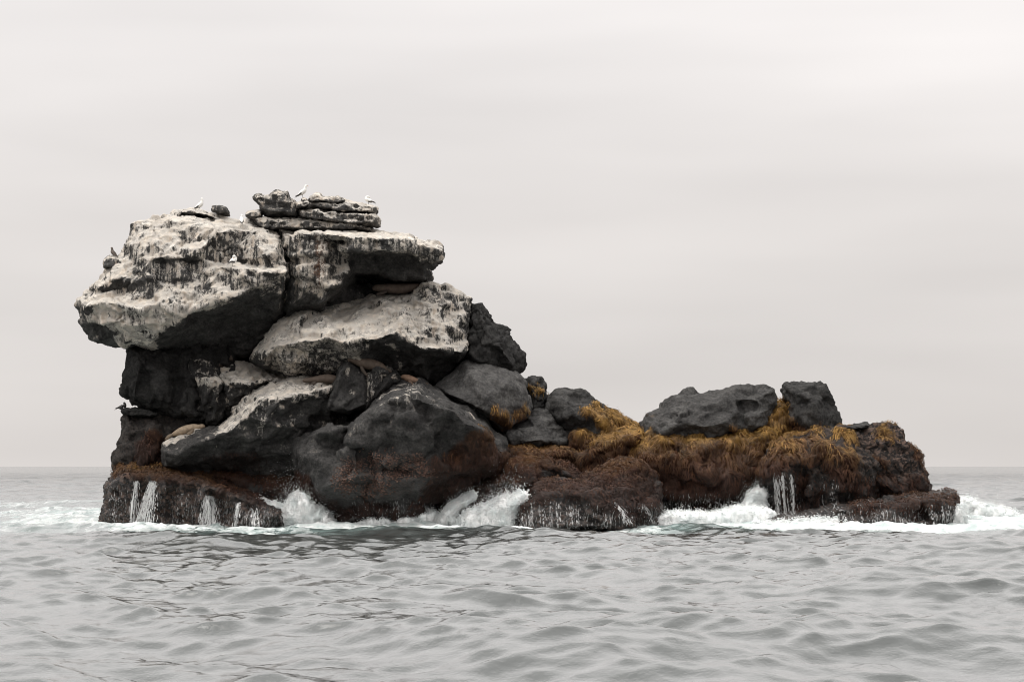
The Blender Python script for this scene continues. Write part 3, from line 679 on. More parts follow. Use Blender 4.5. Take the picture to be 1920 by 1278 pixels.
# ---- big white boulder below the crown
rock('boulder', 'large white guano-covered boulder below the crown with dark fluted underside',
     [(470, 672, .2), (474, 654, 0), (500, 624, .4), (527, 598, .8), (558, 575, 1.6), (578, 569, 2), (606, 569, 2.2), (651, 564, 2.6), (668, 558, 2.6), (696, 550, 2.6), (740, 549, 2.4), (770, 549, 2), (781, 538, 1.8), (789, 529, 1.6), (804, 525.5, 1.5), (840, 533, 1.6), (868, 547, 1.6), (885, 558, 1.6), (882, 578, 1.6), (878, 611, .8), (880, 634, .4), (871, 665, .4), (850, 690, 1), (815, 722, 1.6), (790, 722, 1.6), (730, 705, 1.4), (652, 700, 1.2), (627, 706, 1), (580, 712, .6), (543, 712, .3), (507, 693, .2)],
     lines=[[(491, 674, -.7), (519, 648, -1.1), (558, 642, -1.5), (585, 640, -1.6), (612, 634, -1.8), (640, 642, -1.6), (663, 637, -1.9), (713, 634, -2), (742, 620, -1.9), (778, 648, -1.5), (792, 654, -1.4), (826, 654, -1.3), (868, 662, -.7)],
            [(519, 650, -1.0), (540, 690, -.5)], [(612, 636, -1.7), (600, 668, -.9), (585, 700, -.3)], [(640, 644, -1.5), (655, 690, -.2)], [(713, 636, -1.9), (735, 662, -.6), (742, 700, .3)],
            [(736, 634, -1.7), (795, 668, -.9), (800, 712, .4)], [(795, 668, -.9), (868, 664, -.6)],
            [(568, 612, .3), (590, 590, .8), (640, 572, 1.5)], [(580, 622, -.9), (605, 596, .2), (655, 566, 1.9)], [(560, 606, -.2), (578, 584, .7), (615, 574, 1.6)],
            [(700, 600, -.9), (760, 570, 0), (775, 552, .8)], [(800, 545, .5), (830, 572, .1), (828, 610, -.4), (840, 650, -1)], [(818, 535, .9), (826, 560, .5)]],
     pts=[(530, 630, -.4), (640, 610, -.7), (700, 565, 1.1), (740, 560, 1.1), (850, 560, .8), (865, 600, .2), (780, 600, -.4)],
     T=5, tone=0.039, rough=1.0, facet=.7, strata=.35, guano=.82, gup=(.05, .55), drips=1.6, fine=1.4, vox=.065,
     masks=[('g', [(475, 670), (480, 650), (530, 600), (580, 572), (560, 610), (600, 600), (700, 553), (780, 552), (800, 560), (780, 600), (740, 620), (700, 632), (640, 640), (612, 632), (560, 645)], .66),
            ('g', [(800, 540), (880, 565), (875, 640), (780, 640), (760, 600)], .42), ('g', [(472, 672), (520, 645), (612, 632), (665, 636), (690, 636), (660, 695), (627, 703), (600, 710), (540, 712), (505, 692)], .47),
            ('g', [(722, 636), (735, 636), (760, 690), (765, 706), (752, 700)], .5),
            ('c', [(745, 632), (795, 664), (868, 668), (850, 700), (800, 720), (755, 700)], .8), ('c', [(780, 540), (800, 532), (845, 548), (850, 560), (790, 568)], .45)])
rock('boulder', 'black jagged boulder on the right shoulder behind the white boulder',
     [(876, 590, 2), (885, 570, 2.2), (902, 571, 2.4), (916, 589, 2.4), (928, 606, 2.4), (953, 620, 2.4), (957, 634, 2.3), (984, 664, 2.2), (978, 690, 2), (971, 702, 2), (945, 720, 1.8), (880, 710, 1.5), (860, 680, 1.2), (868, 640, 1.2)],
     lines=[[(902, 585, 1), (905, 610, .5), (925, 640, .4), (960, 680, .9)], [(880, 640, .7), (905, 612, .5)], [(925, 640, .4), (900, 680, .5)]], pts=[(940, 640, .8)], T=4, tone=0.024, rough=1.3, facet=1.4, fc=.9)
# ---- column under the overhang
rock('rock_pillar', 'dark upright rock pillar carrying the left overhang',
     [(237, 640, 1.0), (236, 660, .9), (235, 690, .8), (229, 702, .8), (226, 725, .8), (224.5, 732, .8), (229, 739, .9), (244, 741, 1.2), (252, 756, 1.2), (300, 780, .8), (420, 790, .4), (440, 760, .6), (440, 690, 1), (430, 640, 1.5)],
     lines=[[(262, 660, -.2), (258, 700, -.4), (250, 745, -.3)], [(300, 660, 0), (312, 700, -.3), (300, 755, -.5)], [(318, 662, .6), (330, 740, .3), (325, 770, .2)], [(335, 668, .2), (350, 720, -.3), (345, 770, -.5)], [(275, 700, -.1), (282, 760, -.2)]],
     pts=[(245, 720, .2)], T=4, tone=0.021, rough=1.2, facet=1.2, fc=.9, cat='rock pillar', bumpw=(1.6, 1.6, .6))
rock('rock_pillar', 'lower stone of the left pillar, swelling out at its foot above the brown ledge',
     [(226, 768, 1), (236, 765, 1), (300, 778, .9), (400, 786, .8), (440, 800, 1), (420, 850, .8), (420, 910, .5), (208, 910, .8), (206, 894, .9), (205, 877, .9), (207, 853, .9), (218.5, 832, .9), (227.5, 806, .9), (226, 782, .9), (229, 773, .9)],
     lines=[[(240, 785, 0), (236, 820, -.2), (225, 860, -.4)], [(290, 790, 0), (270, 830, -.4), (262, 880, -.8)], [(320, 800, .2), (310, 880, -.4)]], T=4, tone=0.024, rough=1.1, facet=1, cat='rock pillar', rust=.08,
     moss=[([(250, 830), (300, 800), (310, 850), (295, 880), (255, 880)], .75)], zr=(3.2, 6.5), mdens=.8)
slab('stone', 'small dark stone wedged in the notch of the pillar under the black bird', [(226.5, 770), (229, 766.5), (238, 765), (262, 764), (300, 776), (295, 784), (240, 780), (229, 773)], d=.3, T=1.4, g=0, tn=0.019, cat='stone')
rock('rock_block', 'dark squarish block under the overhang with a white-topped corner',
     [(356, 670, .8), (402, 668, .8), (412, 690, .9), (420, 706, .9), (426, 730, .9), (410, 780, .6), (388, 796, .5), (346, 788, .5), (352, 730, .6)],
     lines=[[(356, 709, .2), (380, 707, -.6), (404, 710, -.7), (418, 718, -.6)], [(356, 672, -.1), (356, 704, .1), (404, 704, .2)], [(385, 712, -.6), (375, 780, -.3)], [(404, 712, -.7), (402, 760, -.4)]],
     T=3, tone=0.029, rough=1, facet=1.1, fc=.8, guano=.4, gup=(.3, .8), masks=[('g', [(357, 703), (405, 704), (420, 716), (404, 722), (380, 716), (358, 714)], .8)], cat='rock block')
rock('rock_ledge', 'guano-splashed broken ledge under the overhang with two small birds behind it',
     [(402, 700, .8), (408, 680, 1.2), (425, 674, 1.6), (445, 676, 2), (485, 684, 2), (505, 694, 2), (540, 706, 1.8), (545, 716, 1.2), (520, 735, .6), (480, 750, .3), (455, 760, .3), (440, 790, .6), (415, 785, .6), (418, 740, .5)],
     lines=[[(418, 694, .8), (432, 702, .2), (424, 718, -.3)], [(424, 720, -.7), (445, 712, -.7), (468, 722, -.9), (495, 712, -.6), (520, 716, 0)], [(430, 706, .1), (460, 698, .5), (500, 700, .8)], [(424, 722, -.6), (430, 760, -.2)], [(468, 724, -.8), (466, 745, -.4)]],
     T=3, tone=0.036, rough=1.3, facet=1.4, fc=.7, guano=.9, gup=(.1, .6), drips=.6, vox=.055, masks=[('g', [(420, 690), (440, 680), (500, 694), (525, 706), (500, 722), (470, 724), (445, 712), (425, 722)], .62)], cat='rock ledge')
rock('stone', 'upright rounded stone leaning under the white-splashed ledge',
     [(386, 795, .4), (389, 772, .2), (398, 750, .2), (409, 736, .3), (420, 738, .4), (424, 760, .4), (416, 785, .4), (402, 796, .4)], lines=[[(405, 745, -.4), (402, 785, -.4)]], T=1.5, tone=0.029, rough=.8, facet=.6, vox=.055,
     cat='stone', d0=-.7, guano=.2, masks=[('g', [(408, 735), (422, 740), (425, 760), (418, 770)], .4)])
# ---- long tilted slab
rock('rock_slab', 'long tilted slab with pale guano top and three white runs down its dark face',
     [(302, 876, .2), (302, 850, 0), (306, 832, 0), (328, 820, .3), (385, 800, .8), (412, 791, .9), (433, 775, .9), (448, 754, .9), (460, 739, .8), (501, 720, .9), (534, 708, 1.2), (552, 700, 1.5), (590, 699, 1.8), (640, 706, 1.8), (650, 740, 1), (650, 800, 1), (600, 830, 1), (565, 840, 1), (565, 895, .6), (507, 900, .4), (448, 895, .2), (373, 890, 0), (340, 885, 0)],
     lines=[[(312, 850, -1), (336, 851, -1.2), (352, 840, -1.5), (373, 829, -1.7), (405, 818, -1.9), (433, 808, -2)], [(433, 808, -2), (450, 790, -1.8), (462, 779, -1.8), (475, 768, -1.7), (492, 749, -1.5), (560, 738, -1.2), (620, 727, -.9)],
            [(340, 856, -1.1), (433, 814, -1.8), (520, 800, -1.3), (560, 790, -.7)], [(470, 782, -1.7), (480, 820, -1.2)], [(330, 870, -.6), (400, 862, -.9), (480, 850, -.8), (550, 850, -.2)], [(345, 880, .2), (450, 882, .2), (550, 885, .3)]],
     pts=[(400, 805, -.3), (480, 740, -.3), (540, 718, .2), (600, 712, .7), (530, 770, -1.3)],
     T=4, d0=-1.2, tone=0.039, rough=.9, facet=.8, strata=.5, guano=.75, gup=(.25, .75), drips=.7, fine=1.2, vox=.065,
     masks=[('g', [(430, 790), (445, 760), (465, 742), (540, 708), (590, 700), (628, 706), (620, 726), (560, 737), (495, 748), (465, 775)], .72),
            ('g', [(486, 752), (500, 750), (492, 800), (487, 838), (478, 812), (472, 790)], .42), ('g', [(510, 745), (520, 744), (516, 775), (508, 790)], .36), ('g', [(535, 740), (625, 727), (600, 740), (560, 750)], .4),
            ('c', [(300, 835), (385, 800), (412, 790), (400, 830), (300, 890)], .8)],
     moss=[([(370, 860), (430, 845), (480, 850), (500, 870), (490, 885), (400, 885)], .5)], zr=(3.2, 7.5), mdens=.5, cat='rock slab')
# ---- three stones in the middle
rock('stone', 'dark wedge-shaped stone with white spots propping up the sea lion with the hanging flipper',
     [(609, 769, 0), (613, 754, -.1), (622, 725, 0), (629, 703, .1), (633, 689, .3), (640, 680, .5), (652, 675, .6), (668, 683, .6), (690, 695, .8), (694, 740, .6), (683, 766, .3), (661, 769, .2), (652, 775, .1)],
     lines=[[(615, 765, -.8), (634, 700, -.5), (652, 679, -.1)], [(655, 770, -.7), (684, 758, -.3), (682, 700, -.1), (668, 688, .1)], [(616, 768, -.5), (655, 773, -.4)]], T=2.4, d0=-1.6, tone=0.036, rough=.5, facet=.5, vox=.055, cat='stone',
     masks=[('g', [(650, 684), (656, 686), (652, 700), (648, 706), (644, 695)], .75), ('g', [(670, 690), (676, 692), (678, 708), (672, 702)], .75), ('g', [(648, 735), (666, 737), (662, 744), (650, 742)], .35)])
rock('stone', 'pale speckled stone right of the dark wedge-shaped stone',
     [(684, 700, .7), (690, 694, .6), (698, 692, .5), (706, 683, .5), (722, 687, .5), (738, 697, .6), (735, 715, .5), (722, 735, .4), (706, 756, .3), (684, 770, .2), (680, 730, .3)],
     lines=[[(688, 700, .1), (706, 688, .1), (728, 697, .1)], [(706, 688, .1), (704, 750, 0)]], T=2, d0=-1.7, tone=0.047, rough=.7, facet=.6, fine=1.6, vox=.055, cat='stone', guano=.3, masks=[('g', [(684, 700), (706, 684), (738, 697), (720, 720), (704, 750), (684, 766)], .48)])
rock('stone', 'small black angular stone between the speckled stone and the orange sea lion',
     [(702, 756, .2), (702, 735, .1), (712, 717, .1), (722, 707, .2), (740, 693, .3), (751, 704, .3), (752, 714, .4), (740, 724, .5), (722, 742, .4)], lines=[[(706, 740, -.4), (730, 712, -.4), (742, 700, -.1)]], T=1.8, d0=-1.9, tone=0.021, rough=.8, facet=.9, fc=.7, vox=.05, cat='stone', masks=[('g', [(738, 695), (748, 702), (742, 712), (736, 705)], .45)])
# ---- right-middle grey boulder
rock('boulder', 'smooth grey boulder resting on the right shoulder of the big triangular boulder',
     [(808, 723, 1.2), (844, 700, 1.2), (858, 686, 1.3), (872, 674, 1.4), (889, 667.5, 1.5), (906, 667.5, 1.5), (925, 676, 1.5), (945, 686, 1.4), (974, 700, 1.3), (988, 717, 1.2), (993, 735, 1.1), (998, 763, .9), (996, 778, .8), (985, 787, .7), (962, 797, .6), (946, 808, .5), (932, 797, .4), (909, 778, .2), (887, 766, .2), (850, 752, .4), (822, 741, .8)],
     lines=[[(840, 738, -.3), (880, 758, -.7), (912, 770, -.9), (928, 745, -.8), (946, 722, -.6), (958, 705, .1)], [(946, 722, -.6), (965, 715, .1), (985, 735, .3)], [(915, 772, -.8), (935, 790, -.5), (960, 790, -.1)]],
     pts=[(880, 700, .1), (900, 720, -.5), (925, 695, .4), (970, 760, -.1), (860, 720, .1)], T=3.6, d0=-1.0, tone=0.060, rough=.6, facet=.4, fc=2.0, jag=1.2, strata=.15, vox=.065,
     moss=[([(924, 770), (944, 765), (948, 790), (946, 812), (934, 800)], .9), ([(975, 765), (990, 762), (992, 782), (972, 795), (960, 790)], .8)], zr=(2, 6.2), mdens=1.2)
# ---- centre
rock('boulder', 'biggest boulder, dark and triangular in the centre with pinkish barnacles low on its face',
     [(549, 836, 1), (557, 819, 1), (585, 804, 1.2), (610, 792, 1.4), (630, 791, 1.4), (648, 791, 1.4), (664, 779, 1.5), (686, 768, 1.6), (703, 751, 1.8), (720, 735, 1.9), (737, 722, 2), (748, 714, 2), (765, 712, 2.1), (793, 717, 2.2), (819, 731, 2.2), (824, 743, 2.1), (872, 762, 2), (889, 771, 2), (906, 788, 1.9), (923, 811, 1.6), (943, 824, 1.5), (948, 844, 1.2), (954, 853, 1), (948, 875, .9), (938, 892, .9), (890, 920, .8), (840, 945, .5), (815, 965, .4), (812, 1025, .2), (640, 1025, .3), (624, 970, .4), (591, 946, .6), (568, 926, .7), (558, 905, .8), (555, 875, 1)],
     lines=[[(664, 785, -.3), (686, 771, -.7), (715, 762, -1.3), (737, 748, -1.4), (779, 744, -1.5), (807, 757, -1.8), (850, 771, -1.7), (872, 791, -1.6), (903, 802, -1.2), (915, 819, -1.0)],
            [(664, 785, -.3), (652, 805, 0), (643, 833, -.1), (637, 860, -.3)], [(672, 792, -.9), (662, 815, -1.0), (657, 850, -1.1)], [(600, 812, -.5), (630, 806, -.6), (648, 800, -.3)], [(610, 800, .4), (595, 830, 0), (590, 860, -.4)],
            [(700, 790, -1.3), (740, 795, -1.5), (800, 805, -1.55), (860, 815, -1.3)], [(640, 900, -1.1), (720, 905, -1.2), (790, 895, -1.2), (860, 875, -1.0), (920, 870, -.4)],
            [(600, 920, -.4), (680, 945, -.4), (780, 945, -.4), (850, 925, -.2)], [(650, 975, -.2), (720, 965, -.5), (800, 965, -.3)]],
     pts=[(760, 728, 1), (800, 738, 1), (860, 765, .8), (890, 785, .6), (930, 835, .2), (570, 860, .1), (770, 850, -1.4), (700, 840, -1.3)],
     T=5.5, d0=-3.2, tone=0.039, rough=.8, facet=.75, fc=2.3, strata=.1, fine=1.5, vox=.065, bumpw=(.7, 1, 1.5),
     moss=[([(556, 900), (580, 905), (610, 930), (650, 950), (700, 950), (760, 945), (800, 930), (820, 945), (800, 968), (720, 972), (650, 975), (620, 965), (560, 925)], .85),
           ([(815, 880), (830, 860), (860, 830), (880, 810), (915, 815), (930, 850), (952, 850), (950, 880), (935, 895), (880, 922), (815, 950), (790, 930), (815, 900)], .95),
           ([(555, 885), (580, 890), (580, 915), (560, 905)], .9)],
     zr=(1.0, 6.3), mdens=.95, mlen=1.1, bulge=.1, rust=.0, crust=[([(620, 880), (680, 860), (800, 850), (820, 900), (760, 935), (640, 930)], .3)], guano=.12, gup=(.55, .95), jag=1.8, relief=2.1, masks=[('w', [(815, 870), (910, 800), (950, 860), (900, 930), (560, 990), (560, 900), (700, 930)], .6), ('g', [(700, 748), (740, 720), (765, 714), (820, 736), (800, 748), (740, 742), (712, 758)], .3), ('g', [(880, 770), (905, 790), (925, 815), (910, 812), (880, 785)], .3)])  # crest guano, plus paint lightening the upward planes as if lit from above
# ---- right of centre
rock('stone', 'small pointed stone with golden weed behind the smooth grey boulder',
     [(983, 712, 0), (995, 705, 0), (1017, 705.5, .2), (1023, 723, .2), (1026, 750, .3), (1020, 768, .3), (1000, 775, 0), (985, 760, -.2)], lines=[[(1000, 715, -.5), (1004, 745, -.7), (1000, 765, -.6)]], T=2, d0=2, tone=0.036, facet=.9, fc=.7, vox=.055,
     moss=[([(999, 726), (1012, 735), (1024, 745), (1022, 755), (1008, 745), (998, 735)], .9)], zr=(1, 6.0), mdens=1, cat='stone')
rock('boulder', 'low grey boulder with fine ridges under the smooth grey boulder',
     [(938, 805, .6), (952, 797, .8), (968, 789, 1), (995, 772, 1.2), (1006, 766, 1.3), (1032, 770, 1.3), (1045, 788, 1.1), (1053, 805, .9), (1070, 819, .8), (1078, 836, .6), (1060, 850, .4), (1020, 852, .3), (970, 848, .3), (940, 838, .4)],
     lines=[[(955, 815, -.2), (1000, 800, -.2), (1035, 790, .3)], [(950, 830, -.5), (1010, 825, -.7), (1060, 828, -.2)]], T=3, d0=-.6, tone=0.045, rough=.8, facet=.6, strata=.8, vox=.06, fine=1.5)
rock('boulder', 'dark round-shouldered boulder with golden weed down its right slope',
     [(1019, 766, .5), (1025, 750, .5), (1031, 738, .5), (1041, 730, .5), (1055, 726.5, .5), (1075, 733, .7), (1090, 730.5, .7), (1102, 740, .8), (1116, 750, .8), (1138, 767, .8), (1152, 769, .8), (1166, 785, .8), (1190, 795, .8), (1204, 810, .6), (1200, 830, .2), (1140, 830, 0), (1080, 825, -.1), (1060, 815, -.1), (1045, 790, 0)],
     lines=[[(1065, 745, -.1), (1070, 765, -.5), (1078, 778, -.6), (1103, 774, -.6), (1128, 793, -.8), (1138, 815, -.8)], [(1078, 778, -.6), (1060, 790, -.5)], [(1040, 745, -.1), (1050, 785, -.5)]],
     pts=[(1110, 760, .1), (1150, 790, -.1)], T=3.5, d0=.6, tone=0.036, rough=.7, facet=.6, vox=.06,
     moss=[([(1088, 770), (1102, 758), (1112, 762), (1125, 772), (1150, 768), (1170, 785), (1206, 806), (1200, 830), (1145, 828), (1132, 800), (1112, 778)], .95)], zr=(0, 5.2), mdens=1.2, bulge=.16)
rock('rock_mound', 'brown weed-draped mound with golden crest, between the two halves of the islet',
     [(1078, 850, .3), (1095, 843, .5), (1118, 826, .8), (1140, 815, 1), (1160, 808, 1), (1190, 804, 1), (1203, 812, 1), (1206, 830, .9), (1198, 850, .6), (1172, 870, .3), (1150, 900, 0), (1095, 905, 0), (1076, 890, 0)],
     lines=[[(1090, 862, -.3), (1120, 845, -.4), (1160, 828, -.3), (1195, 822, -.1)], [(1100, 885, -.2), (1150, 862, -.2)]], T=3, d0=-1.8, tone=0.026, vox=.065, jag=.5, moss=[([(1060, 800), (1230, 790), (1230, 920), (1060, 920)], 1)], zr=(1.3, 4.9), mdens=1.35, mlen=1.3, cat='rock mound')
rock('rock_mound', 'small weedy knob right of the ridged grey boulder', [(1072, 822, .3), (1080, 812, .5), (1095, 808, .5), (1112, 816, .5), (1120, 828, .4), (1108, 848, 0), (1090, 858, 0), (1076, 850, 0)], lines=[[(1085, 820, -.1), (1105, 830, -.2)]], T=1.6, d0=-1.2, tone=0.026, vox=.065, jag=.5, moss=[([(1060, 800), (1130, 800), (1130, 870), (1060, 870)], 1)], zr=(1.5, 5.4), mdens=1.2, cat='rock mound')
rock('rock_mound', 'dark weedy hummocks in a row under the ridged grey boulder',
     [(945, 850, 0), (955, 838, .3), (975, 833, .4), (998, 838, .4), (1018, 848, .4), (1030, 838, .4), (1055, 842, .4), (1078, 846, .4), (1086, 862, .2), (1084, 892, 0), (1050, 885, 0), (1020, 880, 0), (950, 885, 0)], lines=[[(955, 850, -.4), (1000, 848, -.4), (1040, 852, -.5), (1075, 858, -.3)]], T=2.4, d0=-1.6, tone=0.026, vox=.065, moss=[([(930, 825), (1100, 825), (1100, 900), (930, 900)], 1)], zr=(1.4, 5.2), mdens=1.2, mlen=1.1, cat='rock mound')
rock('rock_mound', 'sloping reddish-brown weedy mound right of the biggest boulder, surf running down it',
     [(800, 1020, 0), (808, 975, .2), (815, 955, .4), (850, 935, .6), (892, 912, .8), (935, 888, 1), (952, 868, 1.2), (975, 853, 1.4), (1000, 851, 1.4), (1022, 853, 1.4), (1050, 864, 1.3), (1076, 882, 1.2), (1095, 898, 1), (1090, 925, .7), (1020, 940, .3), (985, 1020, -.2)],
     lines=[[(960, 872, .3), (1000, 868, .2), (1045, 880, .2), (1075, 896, .2)], [(870, 935, -.3), (930, 905, -.2), (1000, 900, -.3)], [(820, 985, -.6), (880, 960, -.9), (950, 935, -.8)]],
     T=4, d0=-3.8, tone=0.026, vox=.065, moss=[([(780, 830), (1110, 830), (1110, 990), (1000, 960), (900, 965), (780, 990)], .95)], zr=(.6, 5.8), mdens=1.0, mlen=.7, bulge=.16, patch=.45, cat='rock mound', masks=[('w', [(780, 900), (1000, 900), (1000, 1020), (780, 1020)], .7)])
rock('rock_mound', 'foremost reddish weed-covered mound with water trickling down its black foot',
     [(950, 1020, .4), (955, 975, .3), (963, 955, .4), (983, 938, .6), (1003, 915, .9), (1020, 907, 1.1), (1060, 898, 1.4), (1088, 902, 1.4), (1112, 889, 1.6), (1145, 872, 1.8), (1172, 862, 2), (1192, 862, 2), (1215, 878, 1.9), (1233, 897, 1.7), (1236, 928, 1.3), (1240, 955, 1), (1242, 1015, .8)],
     lines=[[(975, 965, -.4), (1000, 940, -.4), (1060, 925, -.4), (1110, 935, -.8), (1160, 950, -.9), (1200, 955, -.6), (1230, 955, 0)], [(985, 985, -.9), (1060, 985, -1.1), (1130, 985, -1.3), (1190, 985, -1)], [(1100, 912, .2), (1150, 890, .5), (1190, 880, .7)], [(1060, 912, 0), (1100, 912, .2)]],
     T=4, d0=-6, tone=0.024, vox=.06, moss=[([(960, 960), (985, 935), (1020, 900), (1090, 895), (1180, 855), (1240, 890), (1240, 950), (1215, 968), (1150, 972), (1100, 950), (1040, 945), (990, 955)], .95)], zr=(.8, 5.0), mdens=1.0, mlen=.6, bulge=.16, crust0=.6, patch=.4, cat='rock mound', masks=[('w', [(940, 930), (1250, 930), (1250, 1020), (940, 1020)], 1)])
rock('rock_mound', 'tall curtain of hanging weed, golden at the brim, under the long grey boulder',
     [(1178, 856, .8), (1195, 832, 1), (1212, 818, 1.2), (1235, 812, 1.3), (1262, 811, 1.3), (1285, 822, 1.2), (1308, 813, 1.2), (1332, 820, 1.2), (1360, 815, 1.2), (1385, 808, 1.3), (1415, 810, 1.4), (1438, 798, 1.6), (1452, 776, 2), (1466, 758, 2.4), (1478, 765, 2.4), (1492, 815, 2.2), (1475, 840, 1.8), (1450, 860, 1.4), (1440, 900, 1), (1440, 1010, .6), (1230, 1010, .4), (1226, 940, .6), (1215, 890, .6), (1190, 880, .7)],
     lines=[[(1200, 845, .2), (1240, 830, .1), (1290, 838, -.1), (1350, 832, -.1), (1410, 828, .1), (1445, 815, .6)], [(1215, 870, -.1), (1290, 880, -.5), (1370, 880, -.5), (1420, 860, 0)], [(1240, 925, 0), (1300, 930, -.2), (1380, 925, -.2), (1420, 900, .2)], [(1240, 935, .5), (1300, 940, .4), (1390, 935, .5)], [(1460, 775, 1.6), (1455, 820, 1.1)]],
     T=4, d0=-2.4, tone=0.018, vox=.065, moss=[([(1160, 750), (1500, 740), (1500, 850), (1440, 880), (1420, 920), (1380, 940), (1300, 945), (1235, 935), (1215, 890), (1160, 870)], 1)], zr=(.9, 4.9), mdens=1.35, mlen=1.5, bulge=.16, cat='rock mound', bumpw=(1.5, 1, .6))
rock('boulder', 'long grey lava boulder lying on the golden weed at the right half of the islet',
     [(1205, 815, .6), (1209, 792, .6), (1217, 777, .7), (1230, 770, .8), (1242, 765, .9), (1245, 755, 1), (1265, 745, 1.1), (1290, 741, 1.2), (1313, 741, 1.3), (1342, 735, 1.3), (1380, 726, 1.3), (1410, 724, 1.3), (1438, 721, 1.3), (1449, 727, 1.3), (1453, 738, 1.2), (1459, 744, 1.2), (1459, 757, 1), (1448, 785, .7), (1440, 805, .5), (1405, 822, .3), (1330, 835, .2), (1285, 835, .2), (1230, 828, .3)],
     lines=[[(1228, 800, -.1), (1260, 768, .1), (1300, 765, 0), (1345, 755, .1), (1400, 748, .1), (1445, 735, .5)], [(1240, 815, -.5), (1275, 790, -.5), (1320, 800, -.6), (1370, 798, -.6)], [(1375, 750, 0), (1378, 775, -.3), (1372, 808, -.5)], [(1383, 755, .4), (1388, 775, .2), (1382, 800, 0)], [(1445, 762, .4), (1425, 770, .1), (1440, 790, .2)], [(1400, 795, -.3), (1430, 770, -.1)]],
     T=4.5, d0=-1.2, tone=0.047, rough=1.0, facet=.55, fc=1.8, strata=.35, fine=1.5, vox=.06, bumpw=(.8, 1, 1.4),
     moss=[([(1370, 795), (1382, 798), (1384, 815), (1372, 815)], .8), ([(1215, 796), (1225, 800), (1222, 812), (1214, 808)], .8)], zr=(0, 5.3))
rock('stone', 'small grey peak poking up behind the long grey boulder', [(1262, 752, 0), (1280, 732, 0), (1290, 727, 0), (1301, 725, 0), (1313, 741, 0), (1316, 760, 0), (1270, 765, 0)], lines=[[(1285, 738, -.4), (1300, 752, -.4)]], T=1.6, d0=1.2, tone=0.042, facet=.7, fc=.7, vox=.06, cat='stone')
rock('boulder', 'upright cube-like dark boulder at the right, highest stone of the right half',
     [(1470, 723, .8), (1474, 718, 1), (1490, 716, 1.1), (1530, 713.5, 1.2), (1542, 720, 1.1), (1551, 728, 1), (1558, 745, .9), (1568, 758, .9), (1573, 772, .8), (1577, 788, .7), (1576, 804, .6), (1550, 812, .2), (1518, 822, .2), (1480, 830, .3), (1481, 800, .4), (1480, 765, .6), (1472, 742, .7)],
     lines=[[(1476, 726, .4), (1500, 728, .1), (1525, 722, .3)], [(1500, 728, .1), (1512, 745, -.2), (1527, 757, -.3), (1530, 790, -.3), (1528, 812, -.2)], [(1482, 740, .2), (1486, 790, 0)], [(1527, 757, -.3), (1545, 745, .2)]],
     T=3, d0=-.8, tone=0.031, rough=.9, facet=.6, fine=1.4, vox=.06, moss=[([(1482, 790), (1500, 785), (1520, 800), (1545, 790), (1540, 815), (1480, 830)], .7), ([(1465, 745), (1478, 748), (1481, 770), (1472, 765)], .8)], zr=(1.5, 6.5), mdens=.9)
rock('rock_mound', 'big rugged rock at the right end with weed hanging in tresses and three trickles',
     [(1427, 912, .6), (1425, 895, .6), (1427, 879, .6), (1434, 862, .8), (1441, 849, 1), (1454, 833, 1.2), (1481, 824, 1.4), (1522, 812, 1.8), (1552, 803, 2), (1578, 801, 2.1), (1592, 801, 2.1), (1615, 806, 2), (1640, 830, 1.6), (1660, 870, 1), (1662, 940, .6), (1655, 1010, .4), (1440, 1010, .4), (1436, 940, .5)],
     lines=[[(1442, 865, .1), (1470, 845, .3), (1500, 838, .6), (1540, 830, .8), (1580, 822, 1)], [(1438, 890, 0), (1470, 872, -.2), (1500, 868, -.2)], [(1502, 868, -.1), (1530, 862, -.1), (1560, 852, -.3), (1590, 858, -.4), (1610, 880, -.3)], [(1450, 900, 0), (1480, 895, -.3), (1490, 920, 0)], [(1530, 880, .1), (1525, 950, .2)], [(1560, 880, -.1), (1570, 960, 0)], [(1495, 875, .3), (1500, 940, .5)]],
     T=5, d0=-4.4, tone=0.026, rough=1.3, facet=1.2, fc=.8, fine=1.6, vox=.06, crust0=.35,
     moss=[([(1425, 900), (1426, 870), (1445, 845), (1480, 822), (1500, 830), (1495, 870), (1520, 860), (1500, 900), (1470, 880), (1445, 920)], .95), ([(1515, 812), (1545, 804), (1548, 812), (1480, 835), (1460, 835)], .9),
           ([(1518, 820), (1540, 820), (1545, 850), (1520, 856)], .95), ([(1570, 800), (1592, 800), (1606, 835), (1590, 845), (1572, 830)], .95), ([(1500, 865), (1560, 845), (1600, 850), (1612, 890), (1600, 920), (1590, 890), (1570, 920), (1545, 880), (1520, 910), (1505, 890)], .9), ([(1440, 900), (1640, 900), (1640, 960), (1440, 960)], .45)],
     zr=(.7, 5.1), mdens=1.2, mlen=1.6, bulge=.2, patch=.3, cat='rock mound')
